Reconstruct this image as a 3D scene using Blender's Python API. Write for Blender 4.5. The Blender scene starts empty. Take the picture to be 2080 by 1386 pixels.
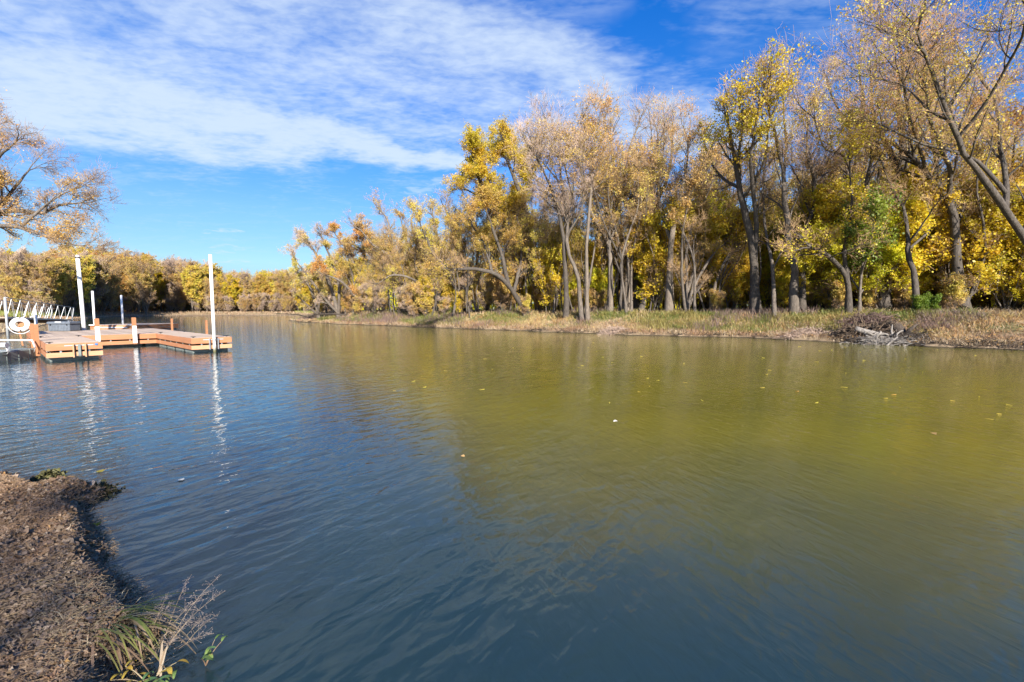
import bpy, math, random
import numpy as np
from mathutils import Vector, Matrix
R = math.radians
SC = bpy.context.scene
COL = SC.collection
rs = np.random.RandomState

# ------------------------------------------------------------------ camera, sky, sun, exposure
F_PX = 867.0; PITCH = R(4.0); EYE = 1.7
cam = bpy.data.cameras.new('camera'); camo = bpy.data.objects.new('camera', cam); COL.objects.link(camo)
cam.sensor_width = 36.0; cam.lens = 36.0 * F_PX / 2080.0; cam.clip_start = 0.05; cam.clip_end = 6000
camo.location = (0, 0, EYE); camo.rotation_euler = (R(90) - PITCH, 0, 0)
SC.camera = camo
SUN_EL = R(25.5); SUN_AZ = Vector((0.28, -0.96)).normalized()          # horizontal direction TOWARDS the sun
SC.view_settings.view_transform = 'Standard'; SC.view_settings.look = 'None'
SC.view_settings.exposure = 1.40; SC.view_settings.gamma = 1.0
sl = bpy.data.lights.new('sun', 'SUN'); sl.energy = 4.6; sl.angle = R(0.5); sl.color = (1.0, 0.93, 0.82)
so = bpy.data.objects.new('sun', sl); COL.objects.link(so)
sdir = Vector((SUN_AZ.x*math.cos(SUN_EL), SUN_AZ.y*math.cos(SUN_EL), math.sin(SUN_EL))).normalized()
so.rotation_euler = sdir.to_track_quat('Z', 'Y').to_euler()

def pdir(px, py):
    x = (px-1040)/F_PX; y = -(py-693)/F_PX
    return np.array((x, math.cos(PITCH)+y*math.sin(PITCH), -math.sin(PITCH)+y*math.cos(PITCH)))
def gp(px, py, z=0.0):
    d = pdir(px, py); t = (z-EYE)/d[2]
    return np.array((d[0]*t, d[1]*t, z))
def at(px, py, Y):
    d = pdir(px, py); t = Y/d[1]
    return np.array((d[0]*t, Y, EYE+d[2]*t))

class NT:
    """small helper to write node trees"""
    def __init__(s, tree): s.t = tree; s.n = tree.nodes; s.l = tree.links
    def new(s, kind, **kw):
        n = s.n.new(kind)
        for k, v in kw.items(): setattr(n, k, v)
        return n
    def put(s, sock, v):
        if v is None: return
        if hasattr(v, 'is_output'): s.l.new(v, sock)
        else: sock.default_value = v
    def math(s, op, a, b=None, c=None, clamp=False):
        n = s.new('ShaderNodeMath', operation=op, use_clamp=clamp)
        for i, v in enumerate((a, b, c)): s.put(n.inputs[i], v)
        return n.outputs[0]
    def vec(s, op, a, b=None, out=0):
        n = s.new('ShaderNodeVectorMath', operation=op)
        s.put(n.inputs[0], a)
        if op == 'SCALE': s.put(n.inputs['Scale'], b)
        else: s.put(n.inputs[1], b)
        return n.outputs[out]
    def maprange(s, v, a, b, c=0.0, d=1.0, smooth=True):
        n = s.new('ShaderNodeMapRange', interpolation_type='SMOOTHSTEP' if smooth else 'LINEAR')
        s.put(n.inputs[0], v)
        for i, x in enumerate((a, b, c, d)): s.put(n.inputs[i+1], x)
        return n.outputs[0]
    def noise(s, v, scale, detail=4, rough=0.55, dist=0.0, out=0):
        n = s.new('ShaderNodeTexNoise'); s.put(n.inputs['Vector'], v)
        n.inputs['Scale'].default_value = scale; n.inputs['Detail'].default_value = detail
        n.inputs['Roughness'].default_value = rough; n.inputs['Distortion'].default_value = dist
        return n.outputs[out]
    def mix(s, f, a, b, blend='MIX'):
        n = s.new('ShaderNodeMix', data_type='RGBA', blend_type=blend)
        s.put(n.inputs[0], f); s.put(n.inputs[6], a); s.put(n.inputs[7], b)
        return n.outputs[2]
    def ramp(s, f, stops, interp='LINEAR'):
        n = s.new('ShaderNodeValToRGB'); n.color_ramp.interpolation = interp
        e = n.color_ramp.elements
        while len(e) < len(stops): e.new(0.5)
        for i, (p, c) in enumerate(stops): e[i].position = p; e[i].color = (*c, 1)
        s.put(n.inputs[0], f); return n.outputs[0]
    def comb(s, x, y, z=0.0):
        n = s.new('ShaderNodeCombineXYZ')
        for i, v in enumerate((x, y, z)): s.put(n.inputs[i], v)
        return n.outputs[0]

def build_world():
    w = bpy.data.worlds.new('World'); SC.world = w; w.use_nodes = True
    t = NT(w.node_tree); t.n.clear()
    sky = t.new('ShaderNodeTexSky', sky_type='NISHITA', sun_disc=False)
    sky.sun_elevation = SUN_EL
    sky.sun_rotation = math.atan2(SUN_AZ.x, SUN_AZ.y)
    sky.air_density = 1.0; sky.dust_density = 0.3; sky.ozone_density = 2.0; sky.altitude = 300
    hs = t.new('ShaderNodeHueSaturation'); hs.inputs['Saturation'].default_value = SKY_SAT; hs.inputs['Value'].default_value = SKY_VAL
    hs.inputs['Hue'].default_value = SKY_HUE
    t.l.new(sky.outputs[0], hs.inputs['Color'])
    tc = t.new('ShaderNodeTexCoord'); g = tc.outputs['Generated']
    sp = t.new('ShaderNodeSeparateXYZ'); t.l.new(g, sp.inputs[0]); X, Y, Z = sp.outputs
    ya = t.math('MAXIMUM', t.math('ABSOLUTE', Y), 0.05)
    q = t.comb(t.math('DIVIDE', X, ya), t.math('DIVIDE', Z, ya))
    zc = t.math('ADD', t.math('MAXIMUM', Z, 0.0), 0.06)
    p = t.comb(t.math('DIVIDE', X, zc), t.math('DIVIDE', Y, zc))          # a flat cloud layer seen in perspective
    wob = t.vec('SCALE', t.vec('SUBTRACT', t.noise(p, 1.3, 5, 0.6, 0, 1), (0.5, 0.5, 0.5)), 0.28)
    qw = t.vec('ADD', q, wob)
    def cap(A, B, w0, w1, edge=1.0):
        a = pdir(*A); b = pdir(*B); a = np.array((a[0]/a[1], a[2]/a[1], 0)); b = np.array((b[0]/b[1], b[2]/b[1], 0))
        ab = b-a; L2 = float(ab@ab)
        rel = t.vec('SUBTRACT', qw, tuple(a))
        tt = t.math('DIVIDE', t.vec('DOT_PRODUCT', rel, tuple(ab), 1), L2, clamp=True)
        near = t.vec('SUBTRACT', rel, t.vec('SCALE', tuple(ab), tt))
        # flatten z of the warped vector
        near = t.vec('MULTIPLY', near, (1, 1, 0))
        d = t.vec('LENGTH', near, None, 1)
        wd = t.math('MULTIPLY_ADD', tt, (w1-w0)/F_PX, w0/F_PX)
        r = t.math('DIVIDE', d, wd)
        return t.maprange(r, 1.45, 0.1, 0.0, edge)
    caps = [cap((-150, 60), (1570, 262), 270, 60, 0.66), cap((250, -160), (1230, 165), 290, 75, 0.78),
            cap((60, 170), (930, 305), 125, 30, 1.05), cap((560, 190), (880, 290), 45, 18, 0.5),
            cap((850, 30), (1200, 175), 70, 30, 0.5)]
    m = caps[0]
    for c in caps[1:]: m = t.math('MAXIMUM', m, c)
    pr = t.new('ShaderNodeMapping'); pr.inputs['Rotation'].default_value = (0, 0, R(-25)); pr.inputs['Scale'].default_value = (1.0, 1.7, 1); t.l.new(p, pr.inputs[0])
    fine = t.noise(pr.outputs[0], 17.0, 3, 0.55, 0.3)
    mid = t.noise(pr.outputs[0], 3.2, 5, 0.6, 0.4)
    tex = t.math('ADD', t.maprange(fine, 0.28, 0.72, 0.12, 0.36), t.maprange(mid, 0.15, 0.8, 0.0, 0.68))
    dens = t.maprange(t.math('ADD', t.math('MULTIPLY', m, 1.15), t.math('MULTIPLY', t.math('SUBTRACT', tex, 0.56), 0.95)), 0.0, 1.42)
    # faint high streaks everywhere
    st = t.new('ShaderNodeMapping'); st.inputs['Rotation'].default_value = (0, 0, R(-35)); st.inputs['Scale'].default_value = (0.55, 2.2, 1); t.l.new(p, st.inputs[0])
    faint = t.math('MULTIPLY', t.maprange(t.noise(st.outputs[0], 1.5, 7, 0.62, 0.5), 0.56, 0.85, 0, 0.55), t.maprange(Z, 0.06, 0.25, 0.35, 1))
    dens = t.math('MAXIMUM', dens, faint)
    # small flat clouds low over the trees
    low = None
    for A, B, w0, w1, s_ in (((95, 512), (150, 508), 9, 6, .8), ((430, 517), (492, 514), 6, 4, .7), ((480, 545), (505, 544), 5, 3, .6), ((0, 268), (200, 300), 22, 14, .22), ((120, 355), (235, 378), 16, 8, .28), ((840, 366), (915, 370), 6, 7, .55), ((1460, 40), (1700, -20), 40, 50, .4), ((1130, 25), (1240, -30), 30, 30, .35), ((360, 470), (480, 476), 6, 4, .25)):
        c = cap(A, B, w0*1.5, w1*1.5, s_); low = c if low is None else t.math('MAXIMUM', low, c)
    lowd = t.math('MULTIPLY', low, t.maprange(t.math('ADD', t.noise(st.outputs[0], 3.0, 6, .6, .4), t.math('MULTIPLY', fine, .3)), 0.45, 0.85, 0.0, 1.0))
    dens = t.math('MAXIMUM', dens, lowd)
    dens = t.math('MULTIPLY', dens, 0.84, clamp=True)
    skyc = t.ramp(Z, SKY_RAMP)
    base = t.mix(1.0, hs.outputs[0], skyc, 'MULTIPLY')
    col = t.mix(dens, base, (*CLOUD, 1))
    bg = t.new('ShaderNodeBackground'); t.l.new(col, bg.inputs[0]); bg.inputs[1].default_value = 0.10
    out = t.new('ShaderNodeOutputWorld'); t.l.new(bg.outputs[0], out.inputs[0])
SKY_SAT, SKY_VAL, SKY_HUE = 1.3, 0.93, 0.5
SKY_RAMP = [(0.0, (.22, .25, .30)), (.05, (.26, .32, .40)), (.10, (.46, .49, .56)), (.2, (.60, .61, .68)), (.3, (.50, .64, .86)), (.55, (.16, .60, 1.0)), (1.0, (.13, .55, 1.0))]
CLOUD = (2.9, 3.4, 4.0)
build_world()

# ------------------------------------------------------------------ tags and helpers
def tag(o, label=None, cat=None, group=None, kind=None):
    if label: o['label'] = label
    if cat: o['category'] = cat
    if group: o['group'] = group
    if kind: o['kind'] = kind
    return o
def empty(name, loc=(0, 0, 0), rz=0.0):
    o = bpy.data.objects.new(name, None); COL.objects.link(o); o.location = loc; o.rotation_euler = (0, 0, rz)
    o.empty_display_size = 0.3
    return o
def mesh_np(name, V, faces, mats, parent=None, midx=None, smooth=False):
    """faces: list of int arrays (n,k)"""
    me = bpy.data.meshes.new(name)
    faces = [f for f in faces if len(f)]
    nl = sum(f.size for f in faces); nf = sum(len(f) for f in faces)
    me.vertices.add(len(V)); me.vertices.foreach_set('co', np.ascontiguousarray(V, dtype=np.float32).ravel())
    me.loops.add(nl); me.loops.foreach_set('vertex_index', np.concatenate([f.ravel() for f in faces]).astype(np.int32))
    tot = np.concatenate([np.full(len(f), f.shape[1], np.int32) for f in faces])
    st = np.concatenate(([0], np.cumsum(tot)[:-1])).astype(np.int32)
    me.polygons.add(nf); me.polygons.foreach_set('loop_start', st); me.polygons.foreach_set('loop_total', tot)
    if midx is not None: me.polygons.foreach_set('material_index', np.asarray(midx, np.int32))
    me.polygons.foreach_set('use_smooth', np.full(nf, bool(smooth)))
    for m in (mats if isinstance(mats, (list, tuple)) else [mats]): me.materials.append(m)
    me.update(calc_edges=True)
    o = bpy.data.objects.new(name, me); COL.objects.link(o)
    if parent: o.parent = parent
    return o
class MB:
    def __init__(s): s.V = []; s.F = {}; s.n = 0
    def add(s, V, F):
        V = np.asarray(V, float)
        for f in F: s.F.setdefault(len(f), []).append([i+s.n for i in f])
        s.V.append(V); s.n += len(V); return s
    def addf(s, V, arr):
        V = np.asarray(V, float); s.F.setdefault(arr.shape[1], []).extend((arr+s.n).tolist()); s.V.append(V); s.n += len(V); return s
    def box(s, c, size, rz=0.0, ax=None, bevel=0.0):
        """ax: 3x3 rows = local axes"""
        hx, hy, hz = [v/2 for v in size]
        if bevel > 0:
            b = min(bevel, hx*.9, hy*.9, hz*.9); P = []
            pts = []
            for z, k in ((-hz, b), (-hz+b, 0), (hz-b, 0), (hz, b)):
                pts += [(-hx+k, -hy+k, z), (hx-k, -hy+k, z), (hx-k, hy-k, z), (-hx+k, hy-k, z)]
            P = np.array(pts); Fs = [(3, 2, 1, 0), (12, 13, 14, 15)]
            for r in range(3):
                for i in range(4):
                    j = (i+1) % 4; Fs.append((r*4+i, r*4+j, r*4+4+j, r*4+4+i))
        else:
            P = np.array([(x, y, z) for z in (-hz, hz) for x, y in ((-hx, -hy), (hx, -hy), (hx, hy), (-hx, hy))])
            Fs = [(3, 2, 1, 0), (4, 5, 6, 7), (0, 1, 5, 4), (1, 2, 6, 5), (2, 3, 7, 6), (3, 0, 4, 7)]
        if ax is None:
            c_, s_ = math.cos(rz), math.sin(rz); ax = np.array(((c_, s_, 0), (-s_, c_, 0), (0, 0, 1)))
        return s.add(P@np.asarray(ax)+np.asarray(c), Fs)
    def bar(s, a, b, w, h, up=(0, 0, 1)):
        a = np.asarray(a, float); b = np.asarray(b, float); d = b-a; L = np.linalg.norm(d); d = d/L
        side = np.cross(up, d); side /= np.linalg.norm(side); u = np.cross(d, side)
        return s.box((a+b)/2, (L, w, h), ax=np.array((d, side, u)))
    def tube(s, pts, r, n=8, cap=True):
        pts = np.asarray(pts, float); r = np.broadcast_to(r, (len(pts),))
        V, Fq = tubes(pts[None], np.asarray(r)[None], n)
        s.addf(V, Fq)
        if cap:
            s.F.setdefault(n, []).append([s.n-len(V)+i for i in range(n)][::-1]); s.F[n].append([s.n-n+i for i in range(n)])
        return s
    def build(s, name, mat, parent=None, smooth=False):
        fs = [np.array(v) for v in s.F.values()]
        return mesh_np(name, np.concatenate(s.V), fs, mat, parent, smooth=smooth)

def tubes(P, Rr, n):
    """P (M,N,3), Rr (M,N) -> verts, quads"""
    M, N, _ = P.shape
    T = np.empty_like(P); T[:, 1:-1] = P[:, 2:]-P[:, :-2]; T[:, 0] = P[:, 1]-P[:, 0]; T[:, -1] = P[:, -1]-P[:, -2]
    T /= (np.linalg.norm(T, axis=2, keepdims=True)+1e-9)
    mean = P[:, -1]-P[:, 0]
    ref = np.where(np.abs(mean[:, 2:3]) > 0.7*np.linalg.norm(mean, axis=1, keepdims=True), np.array([[1., 0, 0]]), np.array([[0, 0, 1.]]))[:, None, :]
    A = np.cross(T, np.broadcast_to(ref, T.shape)); A /= (np.linalg.norm(A, axis=2, keepdims=True)+1e-9)
    B = np.cross(T, A)
    an = np.arange(n)*2*math.pi/n
    V = P[:, :, None, :]+Rr[:, :, None, None]*(A[:, :, None, :]*np.cos(an)[None, None, :, None]+B[:, :, None, :]*np.sin(an)[None, None, :, None])
    idx = np.arange(M*N*n).reshape(M, N, n)
    a = idx[:, :-1]; b = idx[:, 1:]
    Q = np.stack((a, np.roll(a, -1, 2), np.roll(b, -1, 2), b), -1).reshape(-1, 4)
    return V.reshape(-1, 3), Q

def vnoise(x, y, seed=0):
    xi = np.floor(x).astype(np.int64); yi = np.floor(y).astype(np.int64); fx = x-xi; fy = y-yi
    fx = fx*fx*(3-2*fx); fy = fy*fy*(3-2*fy)
    def h(i, j):
        n = (i*374761393+j*668265263+seed*1442695041) & 0xffffffff
        n = ((n ^ (n >> 13))*1274126177) & 0xffffffff
        return ((n ^ (n >> 16)) & 0xffff)/65535.0
    return (h(xi, yi)*(1-fx)+h(xi+1, yi)*fx)*(1-fy)+(h(xi, yi+1)*(1-fx)+h(xi+1, yi+1)*fx)*fy
def fbm(x, y, o=4, seed=0):
    s = 0; a = 0.5
    for k in range(o): s = s+a*vnoise(x*2**k, y*2**k, seed+k); a *= 0.5
    return s

# ------------------------------------------------------------------ materials
def mat(name):
    m = bpy.data.materials.new(name); m.use_nodes = True; t = NT(m.node_tree); t.n.clear()
    out = t.new('ShaderNodeOutputMaterial'); return m, t, out
def principled(t, out, color, rough=0.7, bump=None, bstr=0.3, bdist=0.02, spec=0.5, metal=0.0):
    p = t.new('ShaderNodeBsdfPrincipled'); t.put(p.inputs['Base Color'], color); t.put(p.inputs['Roughness'], rough)
    p.inputs['Specular IOR Level'].default_value = spec; p.inputs['Metallic'].default_value = metal
    if bump is not None:
        b = t.new('ShaderNodeBump'); b.inputs['Strength'].default_value = bstr; b.inputs['Distance'].default_value = bdist
        t.put(b.inputs['Height'], bump); t.l.new(b.outputs[0], p.inputs['Normal'])
    t.l.new(p.outputs[0], out.inputs[0]); return p
def c4(c): return (*c, 1)
def wood_mat(name, c1, c2, c3, rough=0.7, scale=1.0):
    m, t, out = mat(name); tc = t.new('ShaderNodeTexCoord'); g = t.new('ShaderNodeNewGeometry')
    mp = t.new('ShaderNodeMapping'); mp.inputs['Scale'].default_value = (1.2*scale, 1.2*scale, 22*scale); t.l.new(tc.outputs['Object'], mp.inputs[0])
    n = t.noise(mp.outputs[0], 1.6, 5, 0.6, 0.6); big = t.noise(tc.outputs['Object'], 1.1*scale, 3)
    f = t.math('ADD', t.math('MULTIPLY', n, 0.6), t.math('MULTIPLY', g.outputs['Random Per Island'], 0.35))
    f = t.math('ADD', f, t.math('MULTIPLY_ADD', big, 0.4, -0.2))
    col = t.ramp(f, [(0.15, c1), (0.5, c2), (0.85, c3)])
    principled(t, out, col, rough, n, 0.35, 0.01, 0.3); return m
def plain_mat(name, c, rough=0.5, var=0.15, metal=0.0, scale=8, spec=0.5):
    m, t, out = mat(name); tc = t.new('ShaderNodeTexCoord')
    n = t.noise(tc.outputs['Object'], scale, 5, 0.65)
    a = tuple(max(0, v*(1-var)) for v in c); b = tuple(min(1, v*(1+var)) for v in c)
    principled(t, out, t.ramp(n, [(0.3, a), (0.7, b)]), rough, n, 0.12, 0.01, spec, metal); return m
def bark_mat(name, c1, c2, c3):
    m, t, out = mat(name); tc = t.new('ShaderNodeTexCoord')
    mp = t.new('ShaderNodeMapping'); mp.inputs['Scale'].default_value = (7, 7, 1.6); t.l.new(tc.outputs['Object'], mp.inputs[0])
    n = t.noise(mp.outputs[0], 2.2, 6, 0.7, 0.5); big = t.noise(tc.outputs['Object'], 0.5, 3)
    f = t.math('ADD', t.math('MULTIPLY', n, 0.75), t.math('MULTIPLY', big, 0.3))
    principled(t, out, t.ramp(f, [(0.3, c1), (0.52, c2), (0.78, c3)]), 0.9, n, 0.9, 0.06, 0.2); return m
def leaf_mat(name, stops, trans=0.35, clump=None, rough=0.55, cs=0.45):
    """stops: colours picked per leaf; clump: colour towards which whole clumps drift"""
    m, t, out = mat(name); tc = t.new('ShaderNodeTexCoord'); g = t.new('ShaderNodeNewGeometry')
    n = len(stops); col = t.ramp(g.outputs['Random Per Island'], [(i/max(1, n-1), c) for i, c in enumerate(stops)])
    if clump:
        nz = t.noise(tc.outputs['Object'], cs, 3, 0.6)
        col = t.mix(t.maprange(nz, 0.42, 0.6), col, c4(clump))
    oi = t.new('ShaderNodeObjectInfo')
    hs = t.new('ShaderNodeHueSaturation'); t.l.new(col, hs.inputs['Color'])
    t.put(hs.inputs['Hue'], t.math('MULTIPLY_ADD', oi.outputs['Random'], 0.03, 0.485)); t.put(hs.inputs['Value'], t.math('MULTIPLY_ADD', oi.outputs['Random'], 0.3, 0.85))
    d = t.new('ShaderNodeBsdfDiffuse'); tr = t.new('ShaderNodeBsdfTranslucent'); gl = t.new('ShaderNodeBsdfGlossy'); gl.inputs['Roughness'].default_value = 0.5
    t.l.new(hs.outputs[0], d.inputs[0]); t.l.new(hs.outputs[0], tr.inputs[0])
    ms = t.new('ShaderNodeMixShader'); ms.inputs[0].default_value = trans; t.l.new(d.outputs[0], ms.inputs[1]); t.l.new(tr.outputs[0], ms.inputs[2])
    m2 = t.new('ShaderNodeMixShader'); m2.inputs[0].default_value = 0.03; t.l.new(ms.outputs[0], m2.inputs[1]); t.l.new(gl.outputs[0], m2.inputs[2])
    t.l.new(m2.outputs[0], out.inputs[0]); return m

M = {}
M['bark'] = bark_mat('grey bark', (0.045, 0.037, 0.032), (0.13, 0.108, 0.09), (0.27, 0.235, 0.20))
M['bark_dark'] = bark_mat('dark bark', (0.03, 0.025, 0.022), (0.085, 0.072, 0.062), (0.19, 0.165, 0.14))
M['bark_pale'] = bark_mat('pale bark', (0.06, 0.049, 0.04), (0.16, 0.13, 0.105), (0.30, 0.255, 0.21))
M['twig'] = plain_mat('twig bark', (0.34, 0.225, 0.125), 0.9, 0.3, scale=0.8, spec=0.1)
M['twig_grey'] = plain_mat('grey twig bark', (0.37, 0.275, 0.215), 0.9, 0.3, scale=0.8, spec=0.1)
M['lf_yellow'] = leaf_mat('yellow leaves', [(0.74, 0.48, 0.02), (0.78, 0.57, 0.03), (0.66, 0.54, 0.03), (0.82, 0.62, 0.06)], clump=(0.60, 0.52, 0.03), trans=.5)
M['lf_gold'] = leaf_mat('gold leaves', [(0.64, 0.41, 0.07), (0.70, 0.49, 0.08), (0.58, 0.44, 0.09), (0.56, 0.36, 0.08)], clump=(0.60, 0.50, 0.08), trans=.45)
M['lf_orange'] = leaf_mat('orange leaves', [(0.68, 0.34, 0.08), (0.72, 0.41, 0.10), (0.62, 0.30, 0.09), (0.72, 0.48, 0.12)], clump=(0.68, 0.46, 0.10), trans=.45)
M['lf_tan'] = leaf_mat('tan leaves', [(0.58, 0.37, 0.12), (0.66, 0.43, 0.12), (0.52, 0.33, 0.13), (0.68, 0.47, 0.11)], clump=(0.56, 0.45, 0.10), trans=.45)
M['lf_lime'] = leaf_mat('yellow-green leaves', [(0.74, 0.60, 0.02), (0.78, 0.62, 0.03), (0.64, 0.60, 0.03), (0.82, 0.60, 0.03)], clump=(0.58, 0.56, 0.03), trans=0.55)
M['lf_green'] = leaf_mat('green leaves', [(0.10, 0.20, 0.02), (0.15, 0.26, 0.03), (0.20, 0.30, 0.03), (0.08, 0.16, 0.02)], clump=(0.22, 0.30, 0.03), trans=0.45)
M['grass_green'] = leaf_mat('green grass blades', [(0.12, 0.17, 0.03), (0.18, 0.22, 0.05), (0.25, 0.24, 0.07), (0.10, 0.15, 0.03)], clump=(0.30, 0.26, 0.08), trans=0.3, cs=0.5)
M['grass_dry'] = leaf_mat('dry grass blades', [(0.42, 0.32, 0.18), (0.50, 0.40, 0.25), (0.32, 0.22, 0.12), (0.55, 0.45, 0.30)], clump=(0.34, 0.22, 0.13), trans=0.25, cs=0.6)
M['grass_ochre'] = leaf_mat('ochre grass blades', [(0.42, 0.24, 0.10), (0.50, 0.33, 0.12), (0.34, 0.17, 0.09), (0.40, 0.34, 0.10)], clump=(0.46, 0.38, 0.16), trans=0.25, cs=0.6)
M['weed_brown'] = leaf_mat('brown weed stalks', [(0.16, 0.11, 0.09), (0.22, 0.16, 0.13), (0.12, 0.09, 0.07), (0.28, 0.20, 0.15)], clump=(0.20, 0.13, 0.12), trans=0.15)
M['litter'] = leaf_mat('fallen leaves', [(0.374, 0.237, 0.131), (0.250, 0.156, 0.095), (0.174, 0.111, 0.073), (0.450, 0.325, 0.199), (0.312, 0.192, 0.112), (0.374, 0.311, 0.243), (0.412, 0.250, 0.100), (0.137, 0.100, 0.066)], trans=0.12, clump=(0.250, 0.181, 0.122), cs=1.6)
M['litter_gold'] = leaf_mat('fresh fallen leaves', [(0.50, 0.34, 0.10), (0.42, 0.24, 0.10), (0.30, 0.20, 0.12)], trans=0.15)
M['deck'] = wood_mat('weathered deck boards', (0.33, 0.25, 0.19), (0.44, 0.34, 0.26), (0.55, 0.44, 0.35), 0.75)
M['cedar'] = wood_mat('orange timber', (0.27, 0.11, 0.052), (0.41, 0.18, 0.088), (0.53, 0.28, 0.155), 0.6)
M['cedar_light'] = wood_mat('pale fresh timber', (0.36, 0.175, 0.095), (0.49, 0.27, 0.15), (0.60, 0.39, 0.24), 0.6)
M['post_brown'] = wood_mat('red-brown post timber', (0.22, 0.085, 0.04), (0.34, 0.15, 0.07), (0.44, 0.21, 0.10), 0.65)
M['float'] = plain_mat('grey-green plastic float', (0.17, 0.20, 0.19), 0.55, 0.25)
M['pvc'] = plain_mat('white plastic', (0.80, 0.80, 0.80), 0.35, 0.05, scale=2)
def pile_mat():
    m, t, out = mat('white pile plastic'); tc = t.new('ShaderNodeTexCoord'); sp = t.new('ShaderNodeSeparateXYZ'); t.l.new(tc.outputs['Object'], sp.inputs[0])
    n = t.noise(tc.outputs['Object'], 9, 5, .7); mpn = t.new('ShaderNodeMapping'); mpn.inputs['Scale'].default_value = (14, 14, 1.2); t.l.new(tc.outputs['Object'], mpn.inputs[0]); st = t.noise(mpn.outputs[0], 1.5, 5, .6)
    c = t.mix(t.maprange(st, .5, .8, 0, .35), c4((.80, .79, .77)), c4((.42, .38, .32)))
    c = t.mix(t.maprange(t.math('ADD', sp.outputs[2], t.math('MULTIPLY', n, .25)), 1.0, .76), c, c4((.20, .19, .10)))
    principled(t, out, c, .45, n, .1, .01); return m
M['pile'] = pile_mat()
M['steel'] = plain_mat('galvanised steel', (0.50, 0.52, 0.53), 0.4, 0.15, metal=0.7)
M['alu'] = plain_mat('aluminium', (0.42, 0.44, 0.46), 0.45, 0.1, metal=0.35)
M['black'] = plain_mat('black rubber', (0.02, 0.02, 0.022), 0.5, 0.2)
M['box_grey'] = plain_mat('charcoal plastic', (0.12, 0.14, 0.17), 0.5, 0.2)
M['plaster'] = plain_mat('pale plastic', (0.45, 0.46, 0.47), 0.5, 0.15)
M['drift'] = bark_mat('bleached driftwood', (0.11, 0.095, 0.08), (0.24, 0.215, 0.19), (0.40, 0.37, 0.335))
M['drift_dark'] = bark_mat('dark wet driftwood', (0.02, 0.016, 0.013), (0.06, 0.047, 0.038), (0.13, 0.105, 0.085))
M['plain_white'] = plain_mat('plain white', (0.6, 0.6, 0.58), 0.8, 0.15)
M['blue'] = plain_mat('blue plastic', (0.05, 0.18, 0.5), 0.4, 0.05)
M['moss'] = leaf_mat('mossy debris', [(0.05, 0.045, 0.02), (0.10, 0.09, 0.03), (0.03, 0.025, 0.015)], trans=0.1)

def ground_mat():
    m, t, out = mat('bank soil and litter'); g = t.new('ShaderNodeNewGeometry'); P = g.outputs['Position']
    sp = t.new('ShaderNodeSeparateXYZ'); t.l.new(P, sp.inputs[0])
    n1 = t.noise(P, 0.35, 5, 0.6); n2 = t.noise(P, 3.5, 6, 0.7); n3 = t.noise(P, 28, 4, 0.7)
    soil = t.ramp(n3, [(0.3, (0.06, 0.042, 0.03)), (0.55, (0.14, 0.10, 0.072)), (0.8, (0.24, 0.18, 0.125))])
    litter = t.ramp(n2, [(0.25, (0.24, 0.17, 0.095)), (0.5, (0.38, 0.28, 0.155)), (0.75, (0.50, 0.38, 0.22))])
    green = t.ramp(n2, [(0.3, (0.07, 0.085, 0.025)), (0.7, (0.17, 0.17, 0.06))])
    far = t.math('GREATER_THAN', t.vec('LENGTH', P, None, 1), 9.0)
    c = t.mix(t.math('MULTIPLY', far, t.maprange(n1, 0.4, 0.6, 0.35, 0.95)), soil, litter)
    c = t.mix(t.math('MULTIPLY', far, t.math('MULTIPLY', t.maprange(n1, 0.55, 0.45, 0, 0.8), t.maprange(sp.outputs[2], 0.5, 0.9))), c, green)
    sand = t.ramp(n2, [(0.25, (0.13, 0.095, 0.06)), (0.5, (0.27, 0.20, 0.125)), (0.75, (0.40, 0.31, 0.20))])
    c = t.mix(t.math('MULTIPLY', far, t.maprange(sp.outputs[2], 0.55, 0.16)), c, sand)
    c = t.mix(t.maprange(sp.outputs[2], 0.07, 0.0), c, c4((0.035, 0.027, 0.02)))
    principled(t, out, c, 0.95, n2, 0.5, 0.05, 0.15); return m
M['ground'] = ground_mat()

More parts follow.
